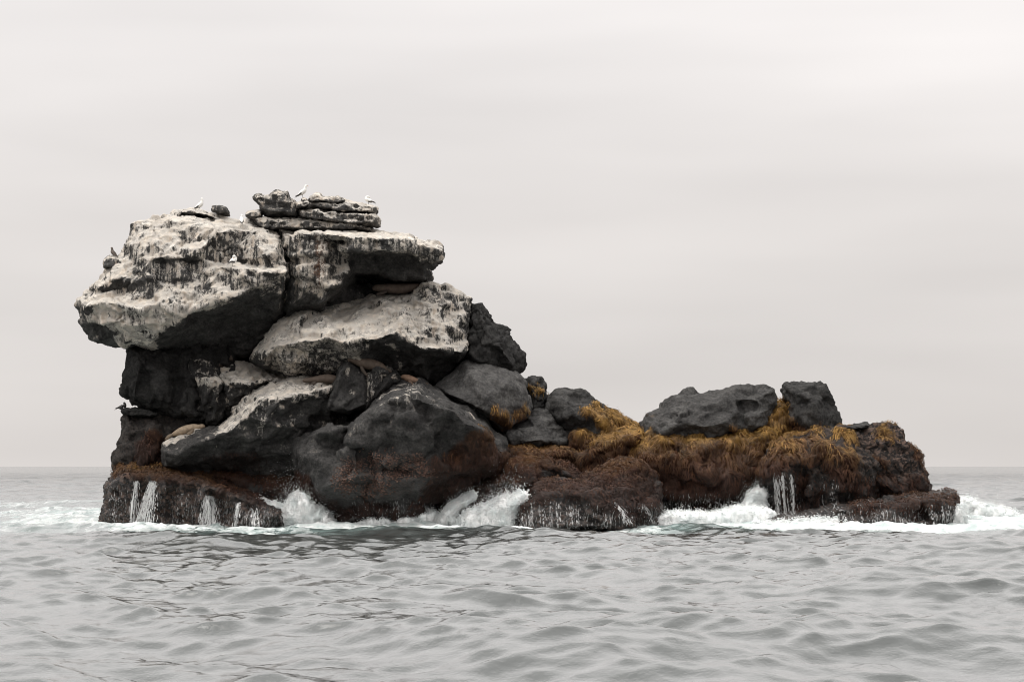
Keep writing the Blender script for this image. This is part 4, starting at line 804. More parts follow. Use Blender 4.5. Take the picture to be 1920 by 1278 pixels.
rock('rock_block', 'rough brown-crusted block at the right end behind the tressed rock',
     [(1600, 830, 1), (1612, 805, 1.2), (1630, 797, 1.4), (1660, 796, 1.4), (1685, 796, 1.3), (1693, 804, 1.2), (1698, 815, 1.1), (1698, 826, 1), (1711, 829, .9), (1716, 841, .8), (1727, 854, .8), (1731, 882, .6), (1740, 898, .5), (1748, 910, .4), (1747, 930, .2), (1740, 1010, .2), (1620, 1010, .2), (1610, 900, .4)],
     lines=[[(1625, 815, .5), (1660, 812, .5), (1692, 820, .6)], [(1638, 835, 0), (1665, 828, -.1), (1700, 838, .1), (1715, 860, .1)], [(1638, 835, 0), (1645, 860, -.2), (1690, 885, -.4), (1725, 895, -.1)], [(1600, 845, .2), (1638, 850, .1)], [(1640, 900, -.3), (1700, 915, -.6)]],
     T=4.5, d0=-3.0, tone=0.036, rough=1.4, facet=1.3, fc=.8, fine=2, vox=.06, crust0=.65, moss=[([(1640, 820), (1665, 800), (1672, 825), (1645, 835)], .8), ([(1690, 826), (1706, 830), (1725, 855), (1728, 880), (1712, 860), (1700, 840)], .8), ([(1636, 860), (1680, 876), (1640, 885)], .8), ([(1630, 900), (1740, 895), (1748, 935), (1630, 940)], .6)], zr=(.7, 5.4), mdens=1.1, cat='rock block')
slab('rock_slab', 'thin tilted plate of rock on top of the right end of the islet', [(1583, 801), (1600, 797), (1626, 791), (1632, 797), (1622, 803), (1600, 806)], d=-2.0, T=1.6, g=0, tn=0.037)
rock('rock_ledge', 'low wave-washed ledge in front of the right end with reddish weed on top',
     [(1395, 985, .6), (1440, 967, .8), (1508, 957, 1.1), (1552, 946, 1.3), (1617, 935, 1.5), (1692, 928, 1.6), (1747, 925, 1.7), (1787, 923, 1.6), (1793, 935, 1.4), (1799, 950, 1.2), (1793, 990, 1), (1795, 1010, 1), (1395, 1010, .4)],
     lines=[[(1440, 978, 0), (1508, 965, -.1), (1560, 958, -.2), (1610, 950, -.3), (1690, 946, -.3), (1725, 942, -.2), (1745, 938, -.3), (1785, 950, 0)], [(1450, 992, -.4), (1560, 985, -.6), (1690, 980, -.8), (1755, 985, -.6)], [(1730, 935, .3), (1728, 975, 0)], [(1738, 940, -.3), (1745, 975, -.5)]],
     T=3, d0=-6, tone=0.026, rough=1.4, facet=1.1, fc=.8, vox=.055, crust0=.5, moss=[([(1590, 945), (1700, 925), (1790, 920), (1800, 945), (1795, 955), (1760, 950), (1735, 965), (1700, 965), (1660, 955), (1600, 965)], .9)], zr=(-.3, 4.6), mdens=1.0, mlen=.5, bulge=.13, patch=.35, cat='rock ledge', masks=[('w', [(1380, 900), (1810, 900), (1810, 1020), (1380, 1020)], 1)])
rock('stone', 'tiny dark stone in the surf beyond the right end of the low ledge', [(1812, 985, .2), (1816, 981, .2), (1822, 984, .2), (1825, 992, .2), (1812, 994, .2)], lines=[[(1815, 987, 0), (1820, 988, 0)]], T=.4, d0=-4, tone=0.021, vox=.05, cat='stone', crust0=.5)
# ---- front-left ledge
rock('rock_ledge', 'front-left mussel-crusted ledge with white waterfalls down its dark face',
     [(180, 1005, 2), (184, 979, 2), (190, 962, 2), (195, 940, 2.1), (197, 914, 2.3), (205, 896, 2.5), (214, 880, 2.6), (218, 867, 2.8), (254, 864, 2.8), (285, 869, 2.7), (335, 880, 2.4), (368, 886, 2.2), (400, 895, 2.1), (435, 906, 2), (502, 932, 1.6), (536, 950, 1.4), (565, 968, 1), (572, 1010, .6), (560, 1025, .4), (400, 1020, 1), (250, 1010, 1.6)],
     lines=[[(205, 915, 1), (228, 893, .9), (262, 893, .5), (300, 895, .2), (340, 903, 0), (385, 912, -.3), (430, 928, -.6), (480, 945, -1), (520, 965, -1.2)], [(198, 965, 1), (240, 975, .7), (300, 978, .4), (380, 985, -.1), (450, 992, -.7), (520, 1000, -1.3)], [(368, 892, 1.2), (435, 918, .7), (500, 942, .3)], [(405, 925, .1), (410, 980, -.1)]],
     pts=[(245, 878, 1.6), (300, 882, 1.4)], T=4, d0=-3, tone=0.021, rough=1.1, facet=.9, fc=.9, fine=1.5, vox=.06, crust=[([(180, 890), (230, 885), (400, 910), (600, 970), (600, 1030), (170, 1030)], 1)],
     moss=[([(210, 862), (260, 858), (340, 872), (440, 900), (520, 940), (470, 950), (400, 918), (330, 900), (260, 892), (212, 890)], .95)], zr=(.8, 3.9), mdens=1.1, mlen=.45, bulge=.12, cat='rock ledge', masks=[('w', [(180, 900), (620, 900), (620, 1030), (180, 1030)], .8)])
rock('rock_mound', 'brown weedy slope behind the front-left ledge under the long tilted slab',
     [(350, 900, .6), (378, 884, .8), (402, 876, 1), (430, 876, 1.1), (455, 880, 1.1), (505, 888, 1), (560, 896, .9), (572, 930, .4), (580, 1010, 0), (500, 1010, -.2), (440, 940, 0)],
     lines=[[(400, 893, .2), (450, 900, 0), (500, 918, -.3), (550, 935, -.4)]], T=3, d0=-1.6, tone=0.021, vox=.065, moss=[([(340, 870), (580, 880), (580, 930), (540, 935), (480, 920), (340, 905)], .95)], zr=(.4, 5.4), mdens=1.0, mlen=.5, cat='rock mound', masks=[('w', [(440, 900), (600, 900), (600, 1020), (440, 1020)], .6)])

# ---------------------------------------------------------------- water on and around the rocks
CAMP = Vector((0, 0, HC))
def hit(px, py, only=None):
    d = (P(px, py, 0) - CAMP).normalized(); best = None
    for k, bv in BV.items():
        if only and k not in only: continue
        h_ = bv.ray_cast(CAMP, d, 160)
        if h_[0] is not None and (best is None or h_[3] < best[3]): best = h_
    return best
def front(x, z):
    """front face of the islet at world x, z"""
    best = None
    for bv in BV.values():
        h_ = bv.ray_cast(Vector((x, 75, z)), Vector((0, 1, 0)), 60)
        if h_[0] is not None and (best is None or h_[3] < best[3]): best = h_
    return best
def strands(paths, name, label, kind=None, cat=None, group=None, mat_=None):
    V = []; Fc = []
    for path, wd in paths:
        b0 = len(V); m = len(path)
        for k, c in enumerate(path):
            w_ = wd * (0.35 + 0.65 * math.sin(math.pi * (k + .7) / (m + .6))) * random.uniform(.55, 1.35)
            V += [c + Vector((-w_, .01, 0)), c + Vector((w_, .01, 0)), c + Vector((0, -w_ * .8, 0))]
        for k in range(m - 1):
            a = b0 + 3 * k
            Fc += [(a, a + 2, a + 5, a + 3), (a + 2, a + 1, a + 4, a + 5)]
    if not V: return
    o = mesh_np(name, [tuple(v) for v in V], Fc, mat_ or MFALL, smooth=True); tag(o, label, cat, group, kind); return o
def run(px, py, py2, gap=.25, wig=.012, lift=.05):
    """one thread of water from photo height py down to py2, clinging to the rock; may break into drops"""
    h_ = hit(px, py)
    if h_ is None: return []
    x = h_[0].x; z = h_[0].z; z2 = HC + (873 - py2) * (h_[0].y) / F; out = []; cur = []; yl = h_[0].y
    drift = random.uniform(-.02, .02)
    while z > z2:
        f = front(x, z)
        y = yl if f is None or f[0].y > yl + .7 else f[0].y
        y = min(y, yl + .12); yl = y
        if random.random() < gap:
            if len(cur) > 1: out.append(cur)
            cur = []
        else: cur.append(Vector((x, y - lift, z)))
        z -= .055; x += random.gauss(0, wig) + drift * .3
    if len(cur) > 1: out.append(cur)
    return out
def curtain(segs, name, label, n, wd, gap=.3, **k):
    """segs: (px0, top0, bottom0, px1, top1, bottom1)"""
    ps = []
    for (a, t0, b0, c, t1, b1, wgt) in segs:
        for _ in range(int(n * wgt)):
            u = random.random(); px = a + (c - a) * u; tp = t0 + (t1 - t0) * u; bt = b0 + (b1 - b0) * u
            tp += abs(random.gauss(0, 1)) * (bt - tp) * .3; w_ = wd * math.exp(random.gauss(0, .5))
            for pth in run(px, tp, bt + 6, gap): ps.append((pth, w_))
    return strands(ps, name, label, **k)
def fall(px, py, px2, py2, w0, w1, n, label, group=None, gap=.1):
    thin = n < 20
    ps = []
    for _ in range(n):
        u = random.gauss(0, .42); h_ = hit(px + u * w0, py + abs(random.gauss(0, 3)))
        if h_ is None: continue
        x0, yl, z0 = h_[0].x, h_[0].y, h_[0].z
        x1 = (px2 + u * w1 - 960) / F * yl; z1 = HC + (873 - py2 - 6) * yl / F; cur = []; k = 0; N_ = max(4, int((z0 - z1) / .06))
        kick = abs(random.gauss(0, .06))
        for k in range(N_):
            t_ = k / (N_ - 1); x = x0 + (x1 - x0) * (t_ ** .8) + random.gauss(0, .012); z = z0 + (z1 - z0) * t_
            f = front(x, z); y = yl if f is None or f[0].y > yl else f[0].y; yl = min(yl, y)
            if random.random() < gap:
                if len(cur) > 1: ps.append((cur, .0085 * math.exp(random.gauss(0, .7))))
                cur = []
            else: cur.append(Vector((x, y - .04 - kick * t_, z)))
        if len(cur) > 1: ps.append((cur, .0085 * math.exp(random.gauss(0, .7))))
    return strands(ps, 'waterfall', label, cat='waterfall', group=group, mat_=MFALL if thin else MFALL2)
G_ = 'waterfalls pouring off the front-left ledge'
fall(288, 900, 273, 972, 9, 24, 95, 'leftmost and widest white waterfall dropping off the front-left ledge', G_, .22)
fall(392, 928, 397, 984, 9, 26, 75, 'white waterfall over the middle of the front-left ledge, stepping down twice', G_, .15)
fall(448, 940, 445, 990, 5, 9, 22, 'thin waterfall just right of the middle one on the front-left ledge', G_, .25)
fall(476, 950, 482, 992, 12, 18, 34, 'broken waterfall near the lower right end of the front-left ledge', G_, .3)
fall(257, 900, 252, 972, 5, 9, 26, 'faint trickle left of the widest waterfall on the front-left ledge', G_, .22)
G2 = 'trickles off the rugged rock at the right end'
fall(1452, 885, 1457, 958, 6, 11, 16, 'leftmost trickle falling from the tressed rock at the right end', G2, .16)
fall(1464, 885, 1469, 962, 6, 11, 16, 'middle trickle falling from the tressed rock at the right end', G2, .16)
fall(1484, 888, 1487, 962, 6, 11, 16, 'right trickle falling from the tressed rock at the right end', G2, .16)
fall(1152, 940, 1178, 975, 5, 22, 34, 'white spill at the foot of the foremost reddish mound', None, .25)
fall(1206, 945, 1222, 975, 5, 10, 16, 'narrow spill at the right corner of the foremost reddish mound', None, .25)
curtain([(205, 905, 975, 400, 915, 985, 1), (400, 930, 985, 540, 955, 998, 1.6)], 'dripping_water', 'fine threads of water all along the face of the front-left ledge', 150, .006, .42, kind='stuff')
curtain([(600, 950, 985, 640, 960, 990, .3), (655, 935, 975, 810, 930, 965, 1)], 'dripping_water', 'threads of water dripping from the weed under the biggest boulder', 60, .009, .35, kind='stuff')
curtain([(958, 955, 988, 1000, 935, 988, .6), (1000, 930, 985, 1150, 945, 985, 1), (1150, 950, 982, 1240, 935, 975, .5)], 'dripping_water', 'threads of water over the black foot of the foremost reddish mound', 90, .010, .35, kind='stuff')
curtain([(1238, 925, 968, 1425, 915, 958, 1)], 'dripping_water', 'row of water threads under the tall curtain of weed', 95, .010, .22, kind='stuff')
curtain([(1490, 890, 955, 1640, 890, 945, .3), (1560, 955, 975, 1690, 950, 975, .8), (1690, 945, 978, 1790, 945, 982, 1), (1440, 965, 980, 1560, 962, 978, 1)], 'dripping_water', 'water threads running off the low ledge at the right end', 70, .011, .3, kind='stuff')

def splash(name, label, outl, d, T, amp=.16, drops=900, spread=.35, vox=.075, up=.6, sink=0):
    cx = sum(q[0] for q in outl) / len(outl); cy = sum(q[1] for q in outl) / len(outl)
    ol = [(x, y, d + .25) for x, y in outl]; ins = [(cx + (x - cx) * .7, cy + (y - cy) * .7, d - .15) for x, y in outl]
    co, fa = body_mesh(ol, [ins + ins[:1]], [], T, .8)
    me = bpy.data.meshes.new(name); me.from_pydata(co, [], fa)
    bx = bmesh.new(); bx.from_mesh(me); bmesh.ops.recalc_face_normals(bx, faces=bx.faces); bx.to_mesh(me); bx.free()
    o = bpy.data.objects.new(name, me); COL.objects.link(o)
    md = o.modifiers.new('r', 'REMESH'); md.mode = 'VOXEL'; md.voxel_size = vox
    nm = bpy.data.meshes.new_from_object(o.evaluated_get(bpy.context.evaluated_depsgraph_get()))
    n = len(nm.vertices); v = np.empty(n * 3, np.float32); nm.vertices.foreach_get('co', v); v = v.reshape(-1, 3).astype(float)
    e_ = np.empty(len(nm.edges) * 2, np.int32); nm.edges.foreach_get('vertices', e_); v = laplace(v, e_.reshape(-1, 2), 3)
    nr = np.empty(n * 3, np.float32); nm.vertex_normals.foreach_get('vector', nr); nr = nr.reshape(-1, 3).astype(float)
    h = 1.5 * amp * (fbm(v * np.array([2.4, 2.4, 1.0]), 5, 7, .66, True)) + amp * .5 * fbm(v * 5, 3, 19, .6)
    dirn = nr + np.array([0, 0, up * .6]) * sst(nr[:, 2:3], -.2, .4)
    v = v + dirn * h[:, None]
    nm.vertices.foreach_set('co', v.astype(np.float32).ravel()); nm.update()
    fq = [tuple(p.vertices) for p in nm.polygons]
    rs = np.random.RandomState(len(name) + int(abs(d) * 10) + len(outl))
    w_ = sst(nr[:, 2] - .5 * nr[:, 1], -.1, .8) + 1e-6; idx = rs.choice(n, drops, p=w_ / w_.sum())
    oct_ = np.array([(1., 1, 1), (1, -1, -1), (-1, 1, -1), (-1, -1, 1)]) * .75; of_ = [(0, 1, 2), (0, 3, 1), (0, 2, 3), (1, 3, 2)]
    dist = rs.exponential(spread, drops) * (.3 + .9 * np.abs(noise(v[idx] * 2.5, 8)))
    dv = nr[idx] * .5 + rs.normal(size=(drops, 3)) * .35 + np.array([0, -.1, up]); c = v[idx] + dv * dist[:, None]
    r = rs.uniform(.006, .026, drops) * np.exp(-dist * .7)
    # clotted crests of foam all over the mass
    m_ = int(drops * 2.0); i3 = rs.choice(n, m_, p=(lambda q: q / q.sum())(sst(-nr[:, 1] + nr[:, 2], -.3, .5) + 1e-6))
    fn_ = fbm(v[i3] * 2.2, 3, 44, .6, True)
    c3 = v[i3] + nr[i3] * (rs.uniform(-.02, .05, m_) + .09 * np.clip(fn_, 0, 1))[:, None] + rs.normal(size=(m_, 3)) * .015
    c = np.concatenate([c, c3]); r = np.concatenate([r, rs.uniform(.010, .030, m_)]); drops = len(c)
    V = np.concatenate([v, (c[:, None, :] + np.where(rs.rand(drops, 1, 1) < .5, 1, -1) * oct_[None] * r[:, None, None] * rs.uniform(.7, 1.6, (drops, 1, 3))).reshape(-1, 3)])
    tri = (n + np.arange(drops)[:, None, None] * 4 + np.array(of_)[None]).reshape(-1, 3)
    m2 = bpy.data.meshes.new(name); m2.from_pydata(V.tolist(), [], fq + tri.tolist()); m2.materials.append(MF)
    m2.polygons.foreach_set('use_smooth', np.ones(len(m2.polygons), bool))
    o.modifiers.clear(); o.data = m2; bpy.data.meshes.remove(me); bpy.data.meshes.remove(nm)
    tag(o, label, None, None, 'stuff'); return o
splash('surf', 'white burst of surf between the front-left ledge and the biggest boulder', [(515, 1012), (525, 975), (540, 948), (556, 934), (566, 932), (585, 948), (600, 962), (618, 972), (632, 985), (642, 1012)], -4.0, 2.2, .2, 4200, .5, up=1.0)
splash('surf', 'foamy water sliding over the right end of the front-left ledge', [(455, 932), (500, 940), (540, 950), (560, 965), (562, 1010), (542, 1010), (535, 985), (520, 962), (490, 950)], -3.6, .7, .08, 900, .12, up=.3, vox=.065)
splash('surf', 'low white surf under the biggest boulder', [(655, 1012), (668, 992), (680, 980), (695, 973), (710, 970), (730, 976), (755, 975), (775, 970), (800, 962), (818, 965), (825, 1012)], -5.2, 2.6, .16, 2200, .25)
splash('surf', 'white water running down the sloping reddish mound', [(812, 1010), (822, 975), (835, 958), (852, 944), (872, 934), (893, 925), (888, 936), (868, 948), (855, 965), (848, 985), (845, 1010)], -5.6, 1.0, .12, 2000, .2, up=.4, vox=.065)
splash('surf', 'white surf pouring between the sloping mound and the foremost mound', [(848, 1012), (862, 978), (880, 964), (905, 954), (925, 946), (955, 935), (984, 927), (986, 936), (972, 950), (962, 972), (956, 1012)], -6.6, 1.8, .18, 3400, .34, up=.7)
splash('surf', 'thin arching spray in the gap left of the tressed rock', [(1386, 965), (1396, 945), (1408, 925), (1420, 915), (1432, 910), (1440, 925), (1445, 965)], -3.9, .8, .09, 1600, .22, up=.3, vox=.065)
splash('surf', 'broad foam bank under the tall curtain of weed', [(1222, 1000), (1232, 972), (1262, 966), (1300, 967), (1340, 969), (1385, 957), (1420, 955), (1450, 962), (1455, 985), (1420, 1000)], -6.0, 4.0, .15, 2200, .15, vox=.07)
splash('surf', 'curling white breaker just beyond the right end of the islet', [(1796, 975), (1800, 946), (1812, 938), (1826, 941), (1838, 950), (1856, 952), (1880, 958), (1910, 966), (1900, 980)], 6, 2.2, .16, 1600, .2, vox=.08)
splash('surf', 'spray falling off the right corner of the low ledge', [(1782, 1002), (1786, 970), (1792, 952), (1800, 955), (1808, 975), (1822, 1002)], -5.8, 1.0, .12, 1200, .2, vox=.065, up=.2)
splash('surf', 'white wash swirling over the left part of the low ledge', [(1400, 1000), (1425, 982), (1460, 984), (1500, 981), (1530, 976), (1560, 978), (1590, 984), (1615, 990), (1620, 1000)], -7.4, .8, .14, 1600, .12, vox=.065)

# barnacles on the biggest boulder
def barnacles():
    rs = np.random.RandomState(3); V = []; Fc = []
    cl = [(655, 880, 20), (640, 900, 16), (670, 870, 14), (700, 905, 20), (720, 915, 16), (690, 925, 14), (742, 890, 16), (760, 882, 18), (790, 880, 18), (805, 888, 12), (700, 860, 18), (730, 862, 20), (780, 862, 16), (650, 915, 16), (710, 890, 14)]
    for (cx, cy, r) in cl:
        for _ in range(int(r * 6)):
            px = cx + rs.normal() * r * .6; py = cy + rs.normal() * r * .42; h_ = hit(px, py)
            if h_ is None: continue
            c, n_ = h_[0], h_[1]; s = rs.uniform(.025, .06); b0 = len(V)
            a1 = n_.cross(Vector((0, 0, 1))).normalized(); a2 = n_.cross(a1)
            for k in range(5):
                g = k * 2 * math.pi / 5 + rs.rand(); V.append(c + (a1 * math.cos(g) + a2 * math.sin(g)) * s - n_ * .01)
            for k in range(5):
                g = k * 2 * math.pi / 5 + rs.rand() * .3; V.append(c + (a1 * math.cos(g) + a2 * math.sin(g)) * s * .45 + n_ * s * .8)
            Fc += [(b0 + k, b0 + (k + 1) % 5, b0 + 5 + (k + 1) % 5, b0 + 5 + k) for k in range(5)]
    big = [o for o in ROCKS if 'biggest' in o['label'] and 'barnacles' in o['label']][0]
    o = mesh_np('barnacles', [tuple(v) for v in V], Fc, plain('barnacle_shell', (.20, .115, .085), .8, (.07, .042, .034), 9), big); tag(o, kind='stuff')
barnacles()

# ---------------------------------------------------------------- animals
def loft(path, rad, seg=10, upv=Vector((0, 0, 1))):
    """path: points; rad: (side radius, vertical radius) -> verts, faces"""
    V = []; Fc = []; n = len(path)
    for k, c in enumerate(path):
        tg = (path[min(k + 1, n - 1)] - path[max(k - 1, 0)]).normalized()
        s_ = tg.cross(upv)
        if s_.length < .05: s_ = Vector((0, 1, 0))
        s_.normalize(); u_ = s_.cross(tg)
        for j in range(seg):
            g = 2 * math.pi * j / seg; V.append(c + s_ * math.cos(g) * rad[k][0] + u_ * math.sin(g) * rad[k][1])
    for k in range(n - 1):
        for j in range(seg):
            a = k * seg + j; b_ = k * seg + (j + 1) % seg; Fc.append((a, b_, b_ + seg, a + seg))
    V.append(path[0]); V.append(path[-1]); q = len(V) - 2
    for j in range(seg):
        Fc.append((q, (j + 1) % seg, j)); Fc.append((q + 1, (n - 1) * seg + j, (n - 1) * seg + (j + 1) % seg))
    return V, Fc
def spline(pts, rad, m=4):
    P_ = []; R_ = []
    for i in range(len(pts) - 1):
        p0, p1, p2, p3 = pts[max(i - 1, 0)], pts[i], pts[i + 1], pts[min(i + 2, len(pts) - 1)]
        r0, r1, r2, r3 = [Vector(rad[j]) for j in (max(i - 1, 0), i, i + 1, min(i + 2, len(pts) - 1))]
        for k in range(m):
            t_ = k / m
            f = lambda a, b, c, d: .5 * ((2 * b) + (c - a) * t_ + (2 * a - 5 * b + 4 * c - d) * t_ * t_ + (3 * b - a - 3 * c + d) * t_ ** 3)
            P_.append(f(p0, p1, p2, p3)); R_.append(f(r0, r1, r2, r3))
    P_.append(pts[-1]); R_.append(Vector(rad[-1])); return P_, [(max(.002, r[0]), max(.002, r[1])) for r in R_]
def part(name, pts, rad, m_, parent, label=None, m=4, seg=10, upv=Vector((0, 0, 1))):
    a, b_ = spline([Vector(p) for p in pts], rad, m); V, Fc = loft(a, b_, seg, upv)
    me = bpy.data.meshes.new(name); me.from_pydata([tuple(v) for v in V], [], Fc); me.materials.append(m_)
    me.polygons.foreach_set('use_smooth', np.ones(len(me.polygons), bool))
    o = bpy.data.objects.new(name, me); COL.objects.link(o); o.parent = parent
    if label: o['label'] = label
    return o
WHT = plain('white_plumage', (.82, .81, .78), .8, (.66, .64, .6)); BLK = plain('black_plumage', (.018, .016, .016), .6, (.035, .03, .028)); BRN = plain('brown_plumage', (.045, .032, .025), .7, (.08, .06, .045)); BUF = plain('buff_plumage', (.42, .34, .27), .8)
BILL = plain('orange_bill', (.55, .27, .12), .5); LEG = plain('grey_leg', (.12, .11, .10), .6)
def bird(px, py, yaw, label, pose='alert', body=WHT, wing=BLK, size=1.0, head=None, d=None, group=None):
    t0 = hit(px, py)
    y = (100 + d) if d is not None else t0[0].y
    if d is None and t0 is not None: y = t0[0].y + .08
    x = (px - 960) / F * y
    zt = P(px, py, y - 100).z; loc = Vector((x, y, zt))
    best = None
    for bv in BV.values():                                       # stand on the rock under the feet
        h_ = bv.ray_cast(Vector((x, y, zt + .6)), Vector((0, 0, -1)), 1.6)
        if h_[0] is not None and (best is None or h_[0].z > best): best = h_[0].z
    if best is not None and abs(best - zt) < .4: loc.z = best
    r = bpy.data.objects.new('seabird', None); COL.objects.link(r); r.location = loc; r.rotation_euler = (0, 0, yaw); r.scale = (size,) * 3
    tag(r, label, 'bird', group)
    if pose == 'alert':
        sp = [(-.27, 0, .13), (-.17, 0, .21), (-.03, 0, .31), (.08, 0, .41), (.12, 0, .52), (.13, 0, .60), (.17, 0, .66), (.215, 0, .66)]; hd = (.17, 0, .655); bl = [(.20, 0, .66), (.25, 0, .652), (.315, 0, .635)]
    elif pose == 'tucked':
        sp = [(-.27, 0, .13), (-.17, 0, .20), (-.03, 0, .30), (.07, 0, .40), (.10, 0, .50), (.11, 0, .60), (.085, 0, .655), (.05, 0, .63)]; hd = (.09, 0, .64); bl = [(.07, 0, .60), (.075, -.01, .54), (.085, -.02, .47)]
    elif pose == 'preen':
        sp = [(-.30, 0, .16), (-.18, 0, .20), (-.02, 0, .27), (.10, 0, .34), (.13, 0, .42), (.07, 0, .48), (-.02, -.03, .45), (-.05, -.05, .41)]; hd = (-.01, -.03, .45); bl = [(-.03, -.05, .42), (-.06, -.07, .38), (-.09, -.08, .34)]
    else:
        sp = [(-.25, 0, .08), (-.15, 0, .11), (0, 0, .15), (.12, 0, .19), (.15, 0, .26), (.13, 0, .33), (.10, 0, .36), (.07, 0, .35)]; hd = (.11, 0, .34); bl = [(.14, 0, .35), (.18, 0, .34), (.23, 0, .32)]
    ra = [(.03, .025), (.10, .08), (.145, .125), (.13, .12), (.085, .085), (.066, .07), (.065, .065), (.03, .03)]
    part('body', sp, ra, body, r, m=3, seg=10, upv=Vector((1, 0, .4)))
    part('head', [(hd[0] - .05, hd[1], hd[2] - .01), hd, (hd[0] + .045, hd[1], hd[2])], [(.03, .03), (.068, .068), (.03, .03)], head or body, r, m=3, seg=8)
    part('bill', bl, [(.018, .02), (.012, .014), (.003, .004)], BILL if body is WHT else LEG, r, m=2, seg=6)
    sh = sp[3]; tl = sp[0]
    for s_ in (-1, 1):
        part('wing', [(sh[0] - .12, s_ * .12, sh[2] - .13), (sh[0] - .19, s_ * .125, sh[2] - .17), (tl[0] + .05, s_ * .09, tl[2] + .03), (tl[0] - .14, s_ * .03, tl[2] - .04)], [(.010, .02), (.014, .038), (.014, .036), (.004, .010)], wing, r, m=3, seg=8)
        if pose != 'sit':
            part('leg', [(-.02, s_ * .045, .20), (-.01, s_ * .045, .09), (.0, s_ * .045, .0)], [(.014, .014), (.009, .009), (.009, .009)], LEG, r, m=1, seg=5)
            part('foot', [(-.02, s_ * .045, .008), (.04, s_ * .055, .008), (.075, s_ * .06, .006)], [(.01, .006), (.03, .006), (.035, .004)], LEG, r, m=1, seg=6)
    part('tail', [(tl[0] + .07, 0, tl[2] + .02), (tl[0] - .06, 0, tl[2] - .05), (tl[0] - .16, 0, tl[2] - .11)], [(.04, .02), (.04, .014), (.012, .006)], wing, r, m=2, seg=6)
    return r
GB = 'seabirds perched on the islet'
bird(371, 391.5, 0.15, 'white bird, head bowed to its breast, on the highest left rim', 'tucked', group=GB, d=1.9)
bird(450, 421, math.radians(100), 'white bird seen from behind between the small grey stone and the slab stack', 'alert', group=GB, size=.8)
bird(435, 500, math.radians(62), 'white bird with dark wing, perched mid-face on the big left block', 'preen', group=GB, size=1.05)
bird(565, 375.5, 0.1, 'white bird standing upright looking right beside the slab stack', 'alert', group=GB, d=.8)
bird(689, 382.5, math.pi - .25, 'white bird preening at the right end of the stacked slabs', 'preen', group=GB, size=.9, d=1.1)
bird(209, 480, math.pi * .8, 'dark brown upright bird on the stone at the left edge of the crown', 'alert', BRN, BRN, group=GB, size=.85, head=BUF, d=.5)
bird(229, 763, .15, 'small black bird in the notch of the left pillar', 'sit', BLK, BLK, group=GB, size=.95, d=.6)
bird(412, 689, math.pi * 1.4, 'left one of two pale-headed birds sitting in the shade under the overhang', 'sit', BRN, BRN, group=GB, head=BUF, size=.8)
bird(432, 679, math.pi * 1.6, 'right one of two pale-headed birds sitting in the shade under the overhang', 'sit', BRN, BRN, group=GB, head=BUF, size=.8)

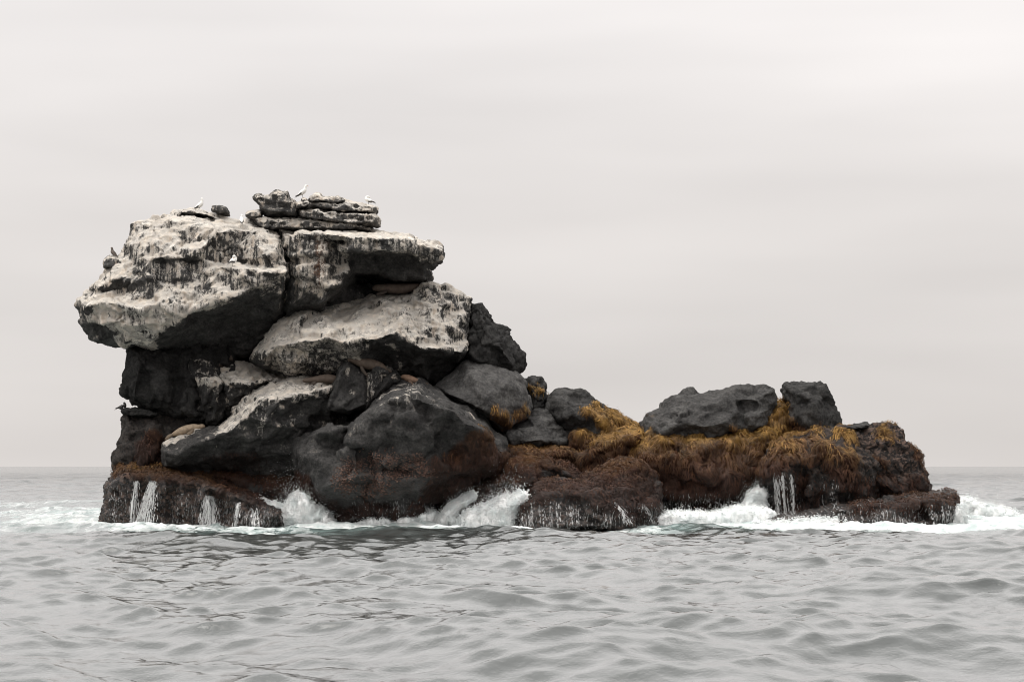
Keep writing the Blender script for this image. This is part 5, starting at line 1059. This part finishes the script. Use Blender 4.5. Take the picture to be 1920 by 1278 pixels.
def fur(nm, c): return plain(nm, c, .75, [x * .6 for x in c], 5)
def sealion(spine, contact, label, col, flips, tailto=None, back=.25, ears=1):
    """spine: (px, py, radius px) from nose to rump; contact: photo point where it rests"""
    h_ = hit(*contact); y = (h_[0].y if h_ else 100) + back
    pts = [P(a, b_, y - 100) for a, b_, c in spine]; cen = pts[len(pts) // 2]
    r = bpy.data.objects.new('sea_lion', None); COL.objects.link(r); r.location = (cen.x, cen.y, cen.z - spine[len(spine) // 2][2] / 36)
    tag(r, label, 'sea lion', 'sea lions resting on the boulders')
    loc = Vector(r.location); m_ = fur('fur', col); m2 = fur('flipper_skin', [x * .55 for x in col])
    part('body', [p - loc for p in pts], [(c / 36 * 1.15, c / 36) for a, b_, c in spine], m_, r, m=5, seg=14)
    for fl in flips:
        pp_ = [P(a, b_, y - 100 - fl[1] - .06 * k) - loc for k, (a, b_) in enumerate(fl[0])]
        part(fl[2], pp_, [(.07, .05), (.09, .025), (.05, .012)][:len(pp_)], m2, r, m=3, seg=8, upv=Vector((0, 1, 0)))
    nose = pts[0] - loc; s2 = pts[2] - loc
    if ears:
        e0 = (pts[1] - loc) * .4 + s2 * .6; rr = spine[1][2] / 36
        for s_ in (-1, 1):
            part('ear', [e0 + Vector((0, s_ * rr * .9, rr * .5)), e0 + Vector((.03, s_ * rr * 1.15, rr * .4))], [(.02, .02), (.006, .006)], m2, r, m=1, seg=5)
        part('muzzle', [nose + (pts[1] - pts[0]) * .35, nose - (pts[1] - pts[0]) * .12], [(.06, .055), (.03, .03)], m2, r, m=3, seg=8)
    return r
sealion([(699, 542, 3), (705, 540, 6.5), (718, 540, 8), (738, 541, 9.5), (757, 541, 9.5), (770, 539, 8), (780, 536, 5), (785, 533, 2)], (740, 551), 'dark brown sea lion stretched out on top of the white boulder under the crown', (.15, .11, .085), [([(725, 546), (715, 550), (706, 551)], .3, 'fore_flipper'), ([(780, 536), (788, 535), (795, 537)], .0, 'hind_flipper')], back=-.6)
sealion([(653, 676, 3), (658, 674, 5.5), (668, 676, 8), (685, 681, 10.5), (701, 684, 10), (714, 687, 7.5), (722, 691, 4), (727, 695, 2)], (660, 702), 'brown sea lion draped over the dark wedge-shaped stone with a flipper hanging down', (.13, .095, .070), [([(677, 686), (681, 695), (689, 704)], .32, 'fore_flipper'), ([(722, 691), (729, 694), (734, 697)], .0, 'hind_flipper')], back=.42)
sealion([(568, 713.5, 2.5), (574, 713, 4.5), (585, 712, 5.5), (598, 711, 7.5), (612, 709.5, 8.5), (626, 711, 8), (636, 714, 4)], (596, 719), 'brown sea lion on the long tilted slab, rear hidden by the wedge stone', (.11, .08, .06), [([(592, 716), (586, 720), (580, 721)], .3, 'fore_flipper')])
sealion([(752, 708, 2.5), (757, 706.5, 5), (765, 709, 7), (775, 712, 6), (785, 715, 4), (793, 717.5, 2.2)], (770, 717), 'small orange-tan sea lion lying on top of the biggest boulder', (.29, .18, .12), [([(766, 712), (770, 718), (774, 721)], .2, 'fore_flipper'), ([(790, 717), (797, 719), (802, 721)], .0, 'hind_flipper')])
sealion([(384, 800.5, 2), (380, 799, 4.5), (373, 799.5, 4.2), (364, 801, 7), (350, 804.5, 8), (337, 809, 7), (327, 813, 4), (321, 816, 2)], (350, 815), 'pale tan sea lion sleeping uphill on the left end of the long tilted slab', (.38, .29, .20), [([(324, 814), (316, 818), (310, 824)], .05, 'hind_flipper'), ([(362, 805), (357, 811), (350, 813)], .25, 'fore_flipper')])
